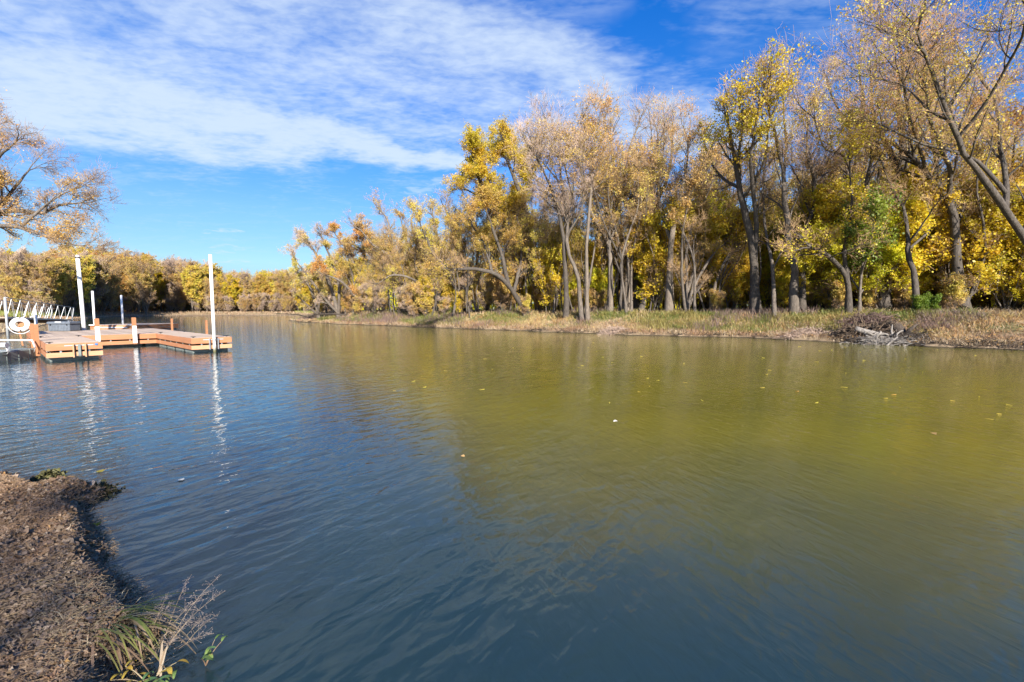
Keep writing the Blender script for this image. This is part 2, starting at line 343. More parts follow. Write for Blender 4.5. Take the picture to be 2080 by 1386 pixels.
def water_mat():
    m, t, out = mat('river water'); g = t.new('ShaderNodeNewGeometry'); P = g.outputs['Position']
    def mp(rot, sc):
        n = t.new('ShaderNodeMapping'); n.vector_type = 'TEXTURE'; n.inputs['Rotation'].default_value = (0, 0, R(rot)); n.inputs['Scale'].default_value = (1/sc[0], 1/sc[1], 1); t.l.new(P, n.inputs[0]); return n.outputs[0]
    patch = t.noise(P, 0.22, 4, 0.55, 0.6)
    rip1 = t.noise(mp(50, (1.0, 2.1)), 2.6, 2.5, 0.5, 0.25)      # wind ripples, crests running up to the right
    rip2 = t.noise(mp(112, (1.0, 2.6)), 3.8, 3.5, 0.5, 0.5)
    sw = t.noise(mp(65, (0.7, 2.2)), 0.6, 2, 0.5, 0.2)
    fine = t.noise(mp(75, (1, 1.8)), 10, 2.5, 0.5, 0.3)
    sx = t.new('ShaderNodeSeparateXYZ'); t.l.new(P, sx.inputs[0]); east = t.maprange(sx.outputs[0], -1.5, 4.0, 0.0, 1.0)
    h = t.math('ADD', t.math('MULTIPLY', rip1, t.math('MULTIPLY_ADD', east, -0.6*W_R1, W_R1)), t.math('MULTIPLY', t.math('MULTIPLY', rip2, t.math('MULTIPLY_ADD', east, 0.9, t.maprange(patch, 0.42, 0.62, 0.1, 0.6))), W_R2))
    h = t.math('ADD', h, t.math('MULTIPLY', sw, W_SW)); h = t.math('ADD', h, t.math('MULTIPLY', t.math('MULTIPLY', fine, t.maprange(patch, 0.45, 0.65, 0.2, 1.0)), W_F))
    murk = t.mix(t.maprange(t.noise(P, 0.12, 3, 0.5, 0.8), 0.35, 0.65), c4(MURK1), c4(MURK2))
    sun_patch = t.math('ADD', t.math('MULTIPLY_ADD', t.math('MAXIMUM', sx.outputs[0], 0.0), 0.3, sx.outputs[1]), t.math('MULTIPLY_ADD', t.math('MINIMUM', sx.outputs[0], 0.0), 1.6, t.math('MULTIPLY_ADD', t.noise(P, 0.35, 3, 0.5), 3.0, -1.5)))
    murk = t.mix(t.maprange(sun_patch, 1.8, 7.2), c4(WATER_SHADE), murk)        # tree shade painted into the colour at left and foreground; sunlit water stays olive
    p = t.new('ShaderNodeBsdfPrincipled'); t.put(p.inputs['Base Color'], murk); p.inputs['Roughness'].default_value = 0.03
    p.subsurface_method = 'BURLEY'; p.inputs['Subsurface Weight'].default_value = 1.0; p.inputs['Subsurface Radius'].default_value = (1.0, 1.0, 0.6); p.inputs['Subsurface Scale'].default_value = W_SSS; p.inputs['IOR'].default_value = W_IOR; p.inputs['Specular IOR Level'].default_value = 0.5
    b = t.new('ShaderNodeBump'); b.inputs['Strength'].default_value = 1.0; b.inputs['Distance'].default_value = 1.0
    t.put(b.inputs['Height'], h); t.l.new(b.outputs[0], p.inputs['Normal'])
    t.l.new(p.outputs[0], out.inputs[0]); return m
W_R1, W_R2, W_SW, W_F, W_IOR, W_SSS = 0.0200, 0.0115, 0.015, 0.0034, 1.45, 0.8
MURK1, MURK2, WATER_SHADE = (0.150, 0.134, 0.020), (0.118, 0.108, 0.020), (0.016, 0.034, 0.038)
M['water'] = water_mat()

# ------------------------------------------------------------------ river outline, ground, water
near = [(300, -100), (150, -55), (60, -22), (20, -7), (6, -1.4), (1.5, -0.1), (0.2, 0.45), (-0.9, 1.15)] + \
       [tuple(gp(*p)[:2]) for p in [(240, 1386), (285, 1345), (330, 1290), (300, 1255), (250, 1190), (205, 1155), (215, 1120), (185, 1060), (160, 1040), (215, 1000), (150, 998), (95, 1006), (60, 990), (0, 980)]] + \
       [(-7, 4.9), (-12, 5.5), (-19, 7), (-25, 10.5), (-28, 15), (-29.5, 20), (-34, 27), (-41, 35), (-50, 45)]
farl = [tuple(gp(*p)[:2]) for p in [(120, 652), (170, 647), (250, 643), (330, 642), (400, 641.4), (500, 641.4), (600, 641.4)]] + [(-45, 185), (40, 225), (400, 340)]
right = [(400, 250), (60, 170), (5, 125), (-26, 88)] + [tuple(gp(*p)[:2]) for p in [(592, 650), (600, 654), (640, 656), (690, 659), (740, 660.5), (790, 662), (850, 665), (950, 669), (1050, 672), (1120, 675), (1200, 677.5), (1300, 682), (1350, 682.5), (1420, 685), (1500, 686), (1560, 688.5), (1640, 693), (1700, 696), (1780, 701), (1850, 702.5), (1900, 706), (1990, 708), (2080, 712)]] + [(26, 16.5), (45, 9), (90, -4), (400, -60)]
def jag(pts, amp, step, seed):
    rng = rs(seed); out = []
    for a, b in zip(pts[:-1], pts[1:]):
        a = np.array(a); b = np.array(b); L = np.linalg.norm(b-a); n = max(1, int(L/step)) if L < 60 else 1
        for i in range(n): out.append(tuple(a+(b-a)*i/n+(rng.randn(2)*amp if i else 0)))
    return out+[tuple(pts[-1])]
right = jag(right, .30, 1.1, 5)
poly = np.array(near+farl+right)
seg_kind = np.array([0]*(len(near)-1)+[2]*(len(farl)+1)+[1]*(len(right)))
def sdf(x, y):
    x = np.asarray(x, float); y = np.asarray(y, float)
    best = np.full(x.shape, 1e18); kind = np.zeros(x.shape, int); ins = np.zeros(x.shape, bool)
    n = len(poly)
    for i in range(n):
        a = poly[i]; b = poly[(i+1) % n]; e = b-a
        tt = np.clip(((x-a[0])*e[0]+(y-a[1])*e[1])/(e@e), 0, 1)
        d = (x-a[0]-tt*e[0])**2+(y-a[1]-tt*e[1])**2
        m_ = d < best; best = np.where(m_, d, best); kind = np.where(m_, seg_kind[min(i, len(seg_kind)-1)], kind)
        c = ((a[1] > y) != (b[1] > y)) & (x < (b[0]-a[0])*(y-a[1])/(b[1]-a[1]+1e-12)+a[0])
        ins ^= c
    d = np.sqrt(best); return np.where(ins, -d, d), kind
def sstep(x, a, b):
    t_ = np.clip((x-a)/(b-a), 0, 1); return t_*t_*(3-2*t_)
def height(x, y):
    x = np.asarray(x, float); y = np.asarray(y, float)
    d, k = sdf(x, y)
    rr = np.hypot(x, y)
    n1 = fbm(x*0.35, y*0.35, 4, 3)-0.47; n2 = fbm(x*2.2, y*2.2, 4, 9)-0.47; n3 = fbm(x*9, y*9, 3, 5)-0.44
    dd = d+n1*1.2*(k == 1)
    hr = 0.06+0.16*np.clip(dd, 0, 2.6)+0.95*sstep(dd, 1.8, 5.2)+0.15*np.clip(dd-5, 0, 3)/3+n1*0.35*sstep(dd, 1, 5)+n2*0.12
    hf = 0.05+0.10*np.clip(d, 0, 3)+0.75*sstep(d, 2, 16)+n1*0.2
    closeup = sstep(rr, 14, 6)
    hn = 0.02+0.13*sstep(d, 0.0, 0.16)+0.05*np.clip(d, 0, 3)+n2*0.10*sstep(d, 0, .5)+n3*0.045
    hl = 0.04+0.10*np.clip(d, 0, 4)+0.5*sstep(d, 2, 8)+n1*0.2
    hnear = hn*closeup+hl*(1-closeup)
    h = np.where(k == 1, hr, np.where(k == 2, hf, hnear))
    hw = -np.minimum(1.2, 0.05+(-d)*0.45)
    return np.where(d > 0, np.maximum(h, 0.012), hw)
def build_ground():
    fa = np.radians(np.arange(-62, 62.01, 0.3)); ba = np.radians(np.arange(66, 294.1, 4.0))
    ang = np.concatenate((fa, ba))
    r = [0.25]
    while r[-1] < 3000: r.append(r[-1]*(1.0105 if r[-1] < 9 else (1.016 if r[-1] < 130 else 1.05)))
    r = np.array(r); A, Rr = np.meshgrid(ang, r)
    X = Rr*np.sin(A); Y = Rr*np.cos(A)
    Z = height(X, Y)
    V = np.stack((X, Y, Z), -1).reshape(-1, 3); nr, na = X.shape
    idx = np.arange(nr*na).reshape(nr, na); a = idx[:-1]; b = idx[1:]
    Q = np.stack((a, b, np.roll(b, -1, 1), np.roll(a, -1, 1)), -1).reshape(-1, 4)
    V = np.vstack((V, [[0, 0, float(height(np.array([0.]), np.array([0.]))[0])]])); c = len(V)-1
    T = np.stack((np.full(na, c), idx[0], np.roll(idx[0], -1)), -1)
    o = mesh_np('ground', V, [Q, T], M['ground'], smooth=True); tag(o, kind='structure')
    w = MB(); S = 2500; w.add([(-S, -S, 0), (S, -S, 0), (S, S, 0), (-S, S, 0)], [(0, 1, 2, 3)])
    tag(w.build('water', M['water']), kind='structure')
build_ground()
def gz(x, y): return float(height(np.array([x]), np.array([y]))[0])
_sh = np.array([tuple(gp(*p)[:2]) for p in [(600, 654), (640, 656), (690, 659), (740, 660.5), (790, 662), (850, 665), (950, 669), (1050, 672), (1120, 675), (1200, 677.5), (1300, 682), (1420, 685), (1560, 688.5), (1700, 696), (1850, 702.5), (2080, 712), (2300, 721)]])
_shpx = np.array([600, 640, 690, 740, 790, 850, 950, 1050, 1120, 1200, 1300, 1420, 1560, 1700, 1850, 2080, 2300])
def shoreY(px): return np.interp(px, _shpx, _sh[:, 1])
def on_bank(px, d):
    """world point d metres (in depth) behind the right shoreline seen at column px"""
    Y = shoreY(px)+d; return (px-1040)/F_PX*Y*1.0, Y

# ------------------------------------------------------------------ trees
def resample(pts, n, wob, rng):
    pts = np.asarray(pts, float)
    P = np.vstack((2*pts[0]-pts[1], pts, 2*pts[-1]-pts[-2])); out = []
    seg = len(pts)-1
    for u in np.linspace(0, seg-1e-6, n):
        i = int(u); f = u-i; p0, p1, p2, p3 = P[i:i+4]
        out.append(0.5*((2*p1)+(-p0+p2)*f+(2*p0-5*p1+4*p2-p3)*f*f+(-p0+3*p1-3*p2+p3)*f**3))
    out = np.array(out)
    if wob > 0:
        w = np.cumsum(rng.randn(n, 3), 0)*wob; w -= np.linspace(0, 1, n)[:, None]*w[-1]; out += w
    return out
def kids(P, Rr, per, t0, ang, L, N, rng, up=0.15, wob=0.12, rk=0.55, rend=0.3, rmin=0.006, Lt=0.55, out=None, tpow=1.0):
    M_, NN, _ = P.shape
    idx = np.repeat(np.arange(M_), per) if np.isscalar(per) else np.repeat(np.arange(M_), per)
    n = len(idx); t = t0+(1-t0)*rng.rand(n)**tpow
    u = t*(NN-1); i = np.minimum(u.astype(int), NN-2); f = (u-i)[:, None]
    b = P[idx, i]*(1-f)+P[idx, i+1]*f; r0 = Rr[idx, i]*(1-f[:, 0])+Rr[idx, i+1]*f[:, 0]
    T = P[idx, i+1]-P[idx, i]; T /= np.linalg.norm(T, axis=1, keepdims=True)+1e-9
    rv = rng.randn(n, 3); rv -= (rv*T).sum(1, keepdims=True)*T; rv /= np.linalg.norm(rv, axis=1, keepdims=True)+1e-9
    a = np.radians(ang[0]+(ang[1]-ang[0])*rng.rand(n))[:, None]
    D = T*np.cos(a)+rv*np.sin(a); D[:, 2] += up*rng.rand(n)*2; D /= np.linalg.norm(D, axis=1, keepdims=True)
    Ln = (L if np.isscalar(L) else L[idx])*(1-Lt*t)*(0.55+0.75*rng.rand(n))
    C = np.empty((n, N, 3)); C[:, 0] = b; step = (Ln/(N-1))[:, None]
    for k in range(1, N):
        D = D+rng.randn(n, 3)*wob; D[:, 2] += up*0.25; D /= np.linalg.norm(D, axis=1, keepdims=True)
        C[:, k] = C[:, k-1]+D*step
    rs_ = np.maximum(r0*rk*(0.6+0.6*rng.rand(n)), rmin)
    RR = rs_[:, None]*np.linspace(1, rend, N)[None]; RR = np.maximum(RR, rmin*0.6)
    return C, RR, Ln
def leaves(P, per, size, rng, spread=0.15, t0=0.1, keep=None):
    M_, NN, _ = P.shape
    if keep is not None: P = P[keep]; M_ = len(P)
    idx = np.repeat(np.arange(M_), per); n = len(idx)
    u = (t0+(1-t0)*rng.rand(n))*(NN-1); i = np.minimum(u.astype(int), NN-2); f = (u-i)[:, None]
    c = P[idx, i]*(1-f)+P[idx, i+1]*f+rng.randn(n, 3)*spread
    a = rng.randn(n, 3); a /= np.linalg.norm(a, axis=1, keepdims=True); b = rng.randn(n, 3); b -= (a*b).sum(1, keepdims=True)*a; b /= np.linalg.norm(b, axis=1, keepdims=True)
    s = size*(0.6+0.8*rng.rand(n))[:, None]
    V = np.stack((c-a*s*.5, c+b*s*.38, c+a*s*.5, c-b*s*.38), 1).reshape(-1, 3)
    return V, np.arange(n*4).reshape(-1, 4)
def leafmask(pos, rng, scale, thr):
    """clumpy choice of which twigs still hold leaves"""
    v = fbm(pos[:, 0]*scale+pos[:, 1]*scale*.7+50, pos[:, 2]*scale+pos[:, 1]*scale*.5+50, 3, 21)
    return v+rng.randn(len(pos))*0.06 > np.quantile(v, 1-thr)
def grow(root, limbs, seed, bark, twig, leafm, size=20.0, n1=(9, 7, 6, 4), leaf=0.11, lper=2, lthr=0.6, rt=0.006, t0=0.35, up=0.18, angs=((30, 60), (28, 60), (25, 60), (20, 60)), lev=(0.20, .5, .55, .55), top_bias=0.0, sides=8, spread=0.1, ring=None):
    """limbs: [(pts (n,3) local, r0, r1, t0)]"""
    rng = rs(seed); TV = []; TQ = []; nv = 0
    def addt(P, Rr, n):
        nonlocal nv
        V, Q = tubes(P, Rr, n); TV.append(V); TQ.append(Q+nv); nv += len(V)
    N0 = 14; LP = []; LR = []; cnt = []; tt = []
    for pts, r0, r1, tb in limbs:
        L = np.linalg.norm(np.diff(np.asarray(pts), axis=0), axis=1).sum()
        P = resample(pts, N0, 0.0035*L, rng)
        if LP and tb <= .3:      # a limb starts on the limb that carries it
            allp = np.concatenate([resample(q_, 60, 0, rng) for q_ in LP]); allr = np.concatenate([np.interp(np.linspace(0, 1, 60), np.linspace(0, 1, N0), q_) for q_ in LR])
            dd = np.linalg.norm(allp-P[0], axis=1); j = int(dd.argmin()); P += (allp[j]-P[0])*np.linspace(1, 0, N0)[:, None]**2; r0 = max(r1*1.05, min(r0, allr[j]*.85))
        Rr = np.linspace(1, 0, N0)**0.85*(r0-r1)+r1
        if tb > 0.3: Rr[0] *= 1.45; Rr[1] *= 1.12
        Rr = Rr*(1+0.06*rng.randn(N0))
        LP.append(P); LR.append(Rr); cnt.append((L, tb))
    LP = np.array(LP); LR = np.array(LR); addt(LP, LR, sides)
    C1 = []; R1 = []; L1 = []
    for k, (L, tb) in enumerate(cnt):
        n = max(3, int(n1[0]*L*(1-tb)/9.0))
        c, r, l = kids(LP[k:k+1], LR[k:k+1], n, tb, angs[0], size*lev[0]*(1.0 if tb > .3 else .8), 8, rng, up, 0.13, 0.5, 0.3, rt*2.2, 0.45)
        C1.append(c); R1.append(r); L1.append(l)
        # the limb's own continuation
        c, r, l = kids(LP[k:k+1], LR[k:k+1], 3, 0.97, (5, 30), size*lev[0]*.9, 8, rng, up, 0.12, 0.9, 0.3, rt*2, 0.2)
        C1.append(c); R1.append(r); L1.append(l)
    C1 = np.concatenate(C1); R1 = np.concatenate(R1); L1 = np.concatenate(L1); addt(C1, R1, 5)
    C2, R2, L2 = kids(C1, R1, n1[1], 0.12, angs[1], L1*lev[1]*1.5, 6, rng, up, 0.15, 0.5, 0.35, rt*1.4, 0.5); addt(C2, R2, 4)
    C3, R3, L3 = kids(C2, R2, n1[2], 0.1, angs[2], L2*lev[2]*1.4, 4, rng, up*.8, 0.17, 0.5, 0.5, rt*1.05, 0.4)
    NVt = nv
    trunk = mesh_np('trunk', np.concatenate(TV), [np.concatenate(TQ)], bark, root, smooth=True)
    V3, Q3 = tubes(C3, R3, 3); Vs = [V3]; Qs = [Q3]; nn = len(V3)
    if n1[3] > 0:
        C4, R4, L4 = kids(C3, R3, n1[3], 0.1, angs[3], L3*lev[3]*1.4, 3, rng, up*.5, 0.2, 0.7, 0.7, rt, 0.3)
        V4, Q4 = tubes(C4, R4, 3); Vs.append(V4); Qs.append(Q4+nn); nn += len(V4); last = C4
    else: last = C3
    nt = sum(len(q) for q in Qs)
    if lper > 0:
        keep = leafmask(last[:, -1], rng, 0.22*20/size, lthr)
        if top_bias: 
            z = last[:, -1, 2]; zz = (z-z.min())/(z.max()-z.min()+1e-6); keep &= (zz+rng.rand(len(zz))*.3) > top_bias
        VL, QL = leaves(last, lper, leaf, rng, spread, keep=keep)
        Vs.append(VL); Qs.append(QL+nn)
    Q = np.concatenate(Qs); mi = np.zeros(len(Q), int); mi[nt:] = 1
    crown = mesh_np('crown', np.concatenate(Vs), [Q], [twig, leafm], root, midx=mi)
    return root
HERO = 'tall riverside trees standing along the front of the wood'
def hero(px_limbs, Y, rpx, label, seed, cat='tree', wander=1.6, group=HERO, **kw):
    """px_limbs: [(points seen at distance Y, start radius scale, end radius scale)] - first one is the trunk"""
    rng = rs(seed+1000); base = at(*px_limbs[0][0][0], Y); bz = gz(base[0], base[1])-0.12
    root = empty('river_tree', (base[0], base[1], bz)); limbs = []; org = np.array((base[0], base[1], bz)); trunk3 = None
    for k, (pp, s0, s1) in enumerate(px_limbs):
        n = len(pp)
        if k == 0: dy = np.linspace(0, 1, n)*rng.randn()*wander; trunk_py = [p[1] for p in pp]; tdy = dy
        else:
            d0 = np.interp(-pp[0][1], [-v for v in trunk_py], tdy)
            dy = d0+np.linspace(0, 1, n)*rng.choice((-1, 1))*(1.0+rng.rand()*1.5)*wander
        P = np.array([at(p[0], p[1], Y+dy[i]) for i, p in enumerate(pp)])
        if k == 0: P[0] = (base[0], base[1], bz)
        k_ = Y/F_PX
        limbs.append((P-org, .56*rpx*s0*k_, max(0.02, rpx*s1*k_), 0.42 if k == 0 else 0.12))
    kw.setdefault('bark', M['bark']); kw.setdefault('twig', M['twig']); kw.setdefault('leafm', M['lf_gold'])
    grow(root, limbs, seed, **kw); tag(root, label, cat, group); return root
def proto(seed, H, lean=0.06, stems=1, fork=0.45, nf=3, rad=0.2, spread=0.35, **kw):
    """free-standing tree at the origin"""
    rng = rs(seed); root = empty('tree', (0, 0, 0)); limbs = []
    for s in range(stems):
        a = rng.rand()*6.28; ln = lean*(0.4+rng.rand()) + (0.16 if stems > 1 else 0)
        h = H*(0.8+0.2*rng.rand()); top = np.array((math.cos(a)*ln*h, math.sin(a)*ln*h, h))
        b = np.array((rng.randn()*.25*(stems > 1), rng.randn()*.25*(stems > 1), 0))
        mid1 = b+(top-b)*0.33+np.r_[rng.randn(2)*H*.018, 0]; mid2 = b+(top-b)*0.66+np.r_[rng.randn(2)*H*.025, 0]
        pts = [b, mid1, mid2, top*np.array((1, 1, .86))]; r = rad*(0.7+.5*rng.rand())/(1 if stems == 1 else 1.3)
        limbs.append((np.array(pts), r, r*.18, fork*.8 if stems > 1 else fork))
        for k in range(nf):
            t_ = fork*(0.75+.6*rng.rand()); p0 = b+(mid1-b)*min(1, t_*3) if t_ < .33 else mid1+(mid2-mid1)*min(1, (t_-.33)*3)
            a2 = a+rng.rand()*6.28; hh = H*(0.72+.22*rng.rand())-p0[2]; sp_ = spread*hh*(.6+.6*rng.rand())
            e = p0+np.array((math.cos(a2)*sp_, math.sin(a2)*sp_, hh)); m_ = p0+(e-p0)*.5+np.array((math.cos(a2), math.sin(a2), 0))*sp_*.18
            limbs.append((np.array([p0, m_, e]), r*.6, r*.14, .12))
    kw.setdefault('bark', M['bark']); kw.setdefault('twig', M['twig']); kw.setdefault('leafm', M['lf_gold'])
    grow(root, limbs, seed+7, size=H, **kw); return root
def copy_tree(src, loc, rz, sc, name=None):
    r = src.copy(); COL.objects.link(r); r.location = loc; r.rotation_euler = (0, 0, rz); r.scale = (sc, sc, sc)
    for ch in list(src.children):
        c = ch.copy(); COL.objects.link(c); c.parent = r
    return r

# ------------------------------------------------------------------ floating dock (local frame: x = across the fingers, y = back towards the platform)
U = np.array((0.638, 0.770)); Vd = np.array((-0.770, 0.638)); DO = np.array((-15.56, 14.24)); DRZ = math.atan2(U[1], U[0])
def dw(u, v, z=0.0):
    p = DO+u*U+v*Vd; return (float(p[0]), float(p[1]), z)
DZ = 0.605
def boards(mb, u0, u1, v0, v1, along='u', w=0.14, gap=0.008, z=DZ, th=0.035, seed=1):
    rng = rs(seed)
    a, b = (v0, v1) if along == 'u' else (u0, u1)
    n = int(round((b-a)/w)); w_ = (b-a)/n
    for i in range(n):
        c = a+(i+.5)*w_; dz = rng.randn()*0.0015
        if along == 'u': mb.box(((u0+u1)/2, c, z-th/2+dz), (u1-u0, w_-gap, th), bevel=0.004)
        else: mb.box((c, (v0+v1)/2, z-th/2+dz), (w_-gap, v1-v0, th), bevel=0.004)
def side(root, a, b, inset=0.0, pale=False, nbracket=3):
    """two stacked face boards with a dark slot between them, along the edge a -> b"""
    a = np.array(a, float); b = np.array(b, float); d = (b-a)/np.linalg.norm(b-a); nrm = np.array((d[1], -d[0])); c = (a+b)/2+nrm*0.021; L = np.linalg.norm(b-a); rz = math.atan2(d[1], d[0])
    up = MB().box((c[0], c[1], 0.482), (L, 0.04, 0.235), rz, bevel=0.002); up.build('fascia_board', M['cedar'], root)
    lo = MB().box((c[0], c[1], 0.212), (L, 0.04, 0.165), rz, bevel=0.002); lo.build('skirt_board', M['cedar_light'] if pale else M['cedar'], root)
    for i in range(nbracket):
        t_ = (i+.5)/nbracket; p = a+(b-a)*t_-nrm*0.02; MB().box((p[0], p[1], 0.33), (0.05, 0.03, 0.20), rz).build('bracket', M['steel'], root)
def floats(root, u0, u1, v0, v1, nu, nv, gapf=0.25):
    for i in range(nu):
        for j in range(nv):
            du = (u1-u0)/nu; dv = (v1-v0)/nv
            mb = MB().box((u0+du*(i+.5), v0+dv*(j+.5), 0.03), (du*(1-(gapf if nu > 1 else 0)*.3), dv*(1-gapf), 0.26), bevel=0.03)
            for q in (-.25, .25): mb.box((u0+du*(i+.5)+q*du*.8, v0+dv*(j+.5), 0.03), (0.05, dv*(1-gapf)+0.02, 0.255))
            mb.build('float', M['float'], root)
def cleat(root, u, v, z=DZ):
    mb = MB().box((u, v, z+0.02), (0.05, 0.04, 0.04)).tube([(u-0.09, v, z+0.05), (u, v, z+0.045), (u+0.09, v, z+0.05)], [0.012, 0.018, 0.012], 6)
    mb.build('cleat', M['black'], root)
def post(root, u, v, z0, z1, w, m, name='post', white=None, lean=0.0):
    f = MB().box((u, v, (z0+z1)/2), (w, w, z1-z0), bevel=0.012).build(name, m, root)
    f.data.transform(Matrix.Translation((0, 0, 0)))
    if white: MB().box((u-0.004, v-w/2-0.012, (white[0]+white[1])/2), (w*1.02, 0.022, white[1]-white[0]), bevel=0.006).build('bumper', M['pvc'], f)
    return f
def build_dock():
    root = empty('floating_dock', (*dw(0, 0)[:2], 0), DRZ)
    tag(root, 'large orange timber floating dock with two fingers and weathered plank deck by the left bank', 'dock')
    d = MB(); boards(d, 0, 1.3, 0, 6.0, 'u', seed=2); d.build('deck', M['deck'], root)
    d = MB(); boards(d, 4.0, 5.35, 0, 6.0, 'u', seed=3); d.build('deck', M['deck'], root)
    d = MB(); boards(d, 0, 5.35, 6.008, 14.0, 'v', seed=4); d.build('deck', M['deck'], root)
    d = MB()
    for (a, b, c_, e) in ((0.08, 1.22, 0.08, 6.1), (4.08, 5.27, 0.08, 6.1), (0.08, 5.27, 6.1, 13.9)):
        for q in np.linspace(a+.03, b-.03, 3 if b-a < 2 else 6): d.box((q, (c_+e)/2, 0.42), (0.045, e-c_-.05, 0.26))
    d.build('joist_frame', M['post_brown'], root)
    side(root, (-0.042, 0), (1.342, 0), pale=True, nbracket=2); side(root, (3.958, 0), (5.392, 0), pale=True, nbracket=2)
    side(root, (0, 9.4), (0, 0.005), nbracket=6); side(root, (4.0, 5.96), (4.0, 0.005), nbracket=6)
    side(root, (1.3, 0.005), (1.3, 5.96), nbracket=5); side(root, (1.3, 6.0), (4.0, 6.0), nbracket=4)
    side(root, (5.35, 0.005), (5.35, 13.995), nbracket=8); side(root, (0, 13.995), (0, 9.45), nbracket=3); side(root, (5.3, 14.0), (0.0, 14.0), nbracket=3)
    floats(root, 0.05, 1.25, 0.02, 6.0, 1, 4); floats(root, 4.05, 5.3, 0.02, 6.0, 1, 4); floats(root, 0.05, 5.3, 6.08, 13.9, 3, 4)
    # front pile brackets on the finger ends
    for u0 in (0.75, 4.72):
        for s in (-1, 1): MB().box((u0+s*0.15, -0.085, 0.34), (0.035, 0.08, 0.46)).build('pile_bracket', M['cedar_light'] if u0 < 1 else M['steel'], root)
        MB().box((u0, -0.052, 0.52), (0.72, 0.014, 0.03)).build('strap', M['plaster'], root)
    MB().box((0.75, -0.075, 0.34), (0.07, 0.05, 0.44), bevel=0.01).build('vertical_guide', M['float'], root)
    mb = MB(); mb.tube([(0.75+0.11*math.cos(a), -0.12+0.05*math.sin(a), 0.15) for a in np.linspace(0, 2*math.pi, 17)], 0.012, 6, False); mb.build('pile_ring', M['black'], root)
    for u, v in ((0.06, 0.1), (1.2, 5.2), (0.1, 5.4), (4.08, 0.15), (5.27, 0.2), (4.1, 5.7), (5.25, 6.6), (3.2, 6.15)): cleat(root, u, v)
    MB().box((1.18, -0.054, 0.53), (0.07, 0.02, 0.07), bevel=0.01).build('end_cap', M['blue'], root)
    post(root, -0.12, 2.5, 0.04, 1.22, 0.11, M['post_brown']); post(root, -0.14, 4.9, 0.04, 1.19, 0.11, M['post_brown'])
    p = post(root, 1.44, 1.9, 0.1, 1.42, 0.13, M['post_brown'], white=(0.15, 1.1)); p['label'] = 'brown post with white bumper beside the near finger'
    p = post(root, 3.15, 5.88, 0.12, 1.40, 0.15, M['post_brown'], white=(0.18, 1.0)); p['label'] = 'brown post with white bumper on the platform front'
    post(root, 5.46, 3.6, 0.1, 1.26, 0.08, M['post_brown']); post(root, 5.46, 10.0, 0.1, 1.27, 0.09, M['post_brown'])
    # rail on the left, brown and slatted
    mb = MB(); mb.box((-0.0, 11.6, 0.98), (0.05, 4.3, 0.22), bevel=0.01); mb.build('rail', M['cedar'], root)
    for v in (9.55, 11.6, 13.6): post(root, 0.07, v, DZ, 1.05, 0.09, M['cedar'])
    for v in np.linspace(9.8, 13.5, 16): MB().box((0.0, v, 0.77), (0.02, 0.04, 0.2)).build('slat', M['black'], root)
    # slanted boards that carry the life ring
    for du, m_ in ((0.0, M['post_brown']), (0.34, M['post_brown'])):
        MB().bar((-0.32+du, 8.9-du, 0.1), (-0.42+du, 9.0-du, 1.0), 0.05, 0.24, up=(0, 1, 0)).build('post', m_, root)
    return root
build_dock()
def pile(px, py, z0, Y, top, r, label, cap=False, lean=(0, 0), grp='white dock piles'):
    X = (px-1040)/F_PX*Y
    root = empty('dock_pile', (X, Y, -0.6)); mb = MB(); H = top+0.6
    mb.tube([(0, 0, 0), (lean[0]*H*.5, lean[1]*H*.5, H*.5), (lean[0]*H, lean[1]*H, H)], r, 16); mb.build('pole', M['pile'], root, smooth=True)
    if cap:
        mb = MB().tube([(lean[0]*H, lean[1]*H, H-0.12), (lean[0]*H, lean[1]*H, H-0.06)], r*1.28, 16); mb.build('collar', M['black'], root)
        MB().tube([(lean[0]*H, lean[1]*H, H-0.01), (lean[0]*H, lean[1]*H, H+0.05)], [r*1.05, r*.6], 16).build('cap', M['pvc'], root)
    for z in (0.55,):
        MB().tube([(0, 0, z+.52), (0, 0, z+.6)], r*1.15, 12).build('sleeve', M['steel'], root)
    tag(root, label, 'pile', grp); return root
pa = dw(2.2, 13.7)
pile(171.5, 671, 0, pa[1], 4.85, 0.092, 'thick leaning white pile with black collar behind the storage box end', True, (-0.022, 0))
pile(192.5, 658, 0, 35.2, 3.35, 0.075, 'white pile at the left corner of the small back dock')
pile(250, 658, 0, 35.4, 3.02, 0.07, 'shorter white pile at the right corner of the small back dock')
pd_ = dw(4.72, -0.17); root = pile(1040-867*12.66/18.15, 712, 0, pd_[1], 4.02, 0.06, 'slim tall white pile standing at the end of the right dock finger')
root.location = (pd_[0], pd_[1], -0.6)
def storage_box():
    c = dw(0.98, 13.55); a = gp(106, 672.6, DZ); b = gp(161, 672.4, DZ); L = 1.65
    root = empty('storage_box', ((a[0]+b[0])/2+.1, (a[1]+b[1])/2-.15, DZ+0.004), math.atan2(b[1]-a[1], b[0]-a[0])); L = float(np.linalg.norm(b-a))*.82
    mb = MB().box((0, 0, 0.19), (L*.95, 0.6, 0.38), bevel=0.03)
    for x in np.linspace(-L*.43, L*.43, 14): mb.box((x, -0.30, 0.19), (0.035, 0.03, 0.34), bevel=0.008)
    mb.build('body', M['box_grey'], root)
    MB().box((0, 0, 0.45), (L*1.02, 0.68, 0.14), bevel=0.035).build('lid', M['box_grey'], root)
    MB().box((0, -0.345, 0.50), (L*.28, 0.015, 0.06), bevel=0.005).build('label_plate', M['plaster'], root)
    for s in (-1, 1): MB().box((s*L*.36, -0.33, 0.34), (0.05, 0.03, 0.06), bevel=0.005).build('latch', M['black'], root)
    tag(root, 'charcoal ribbed plastic storage box sitting on the dock platform', 'storage box')
storage_box()
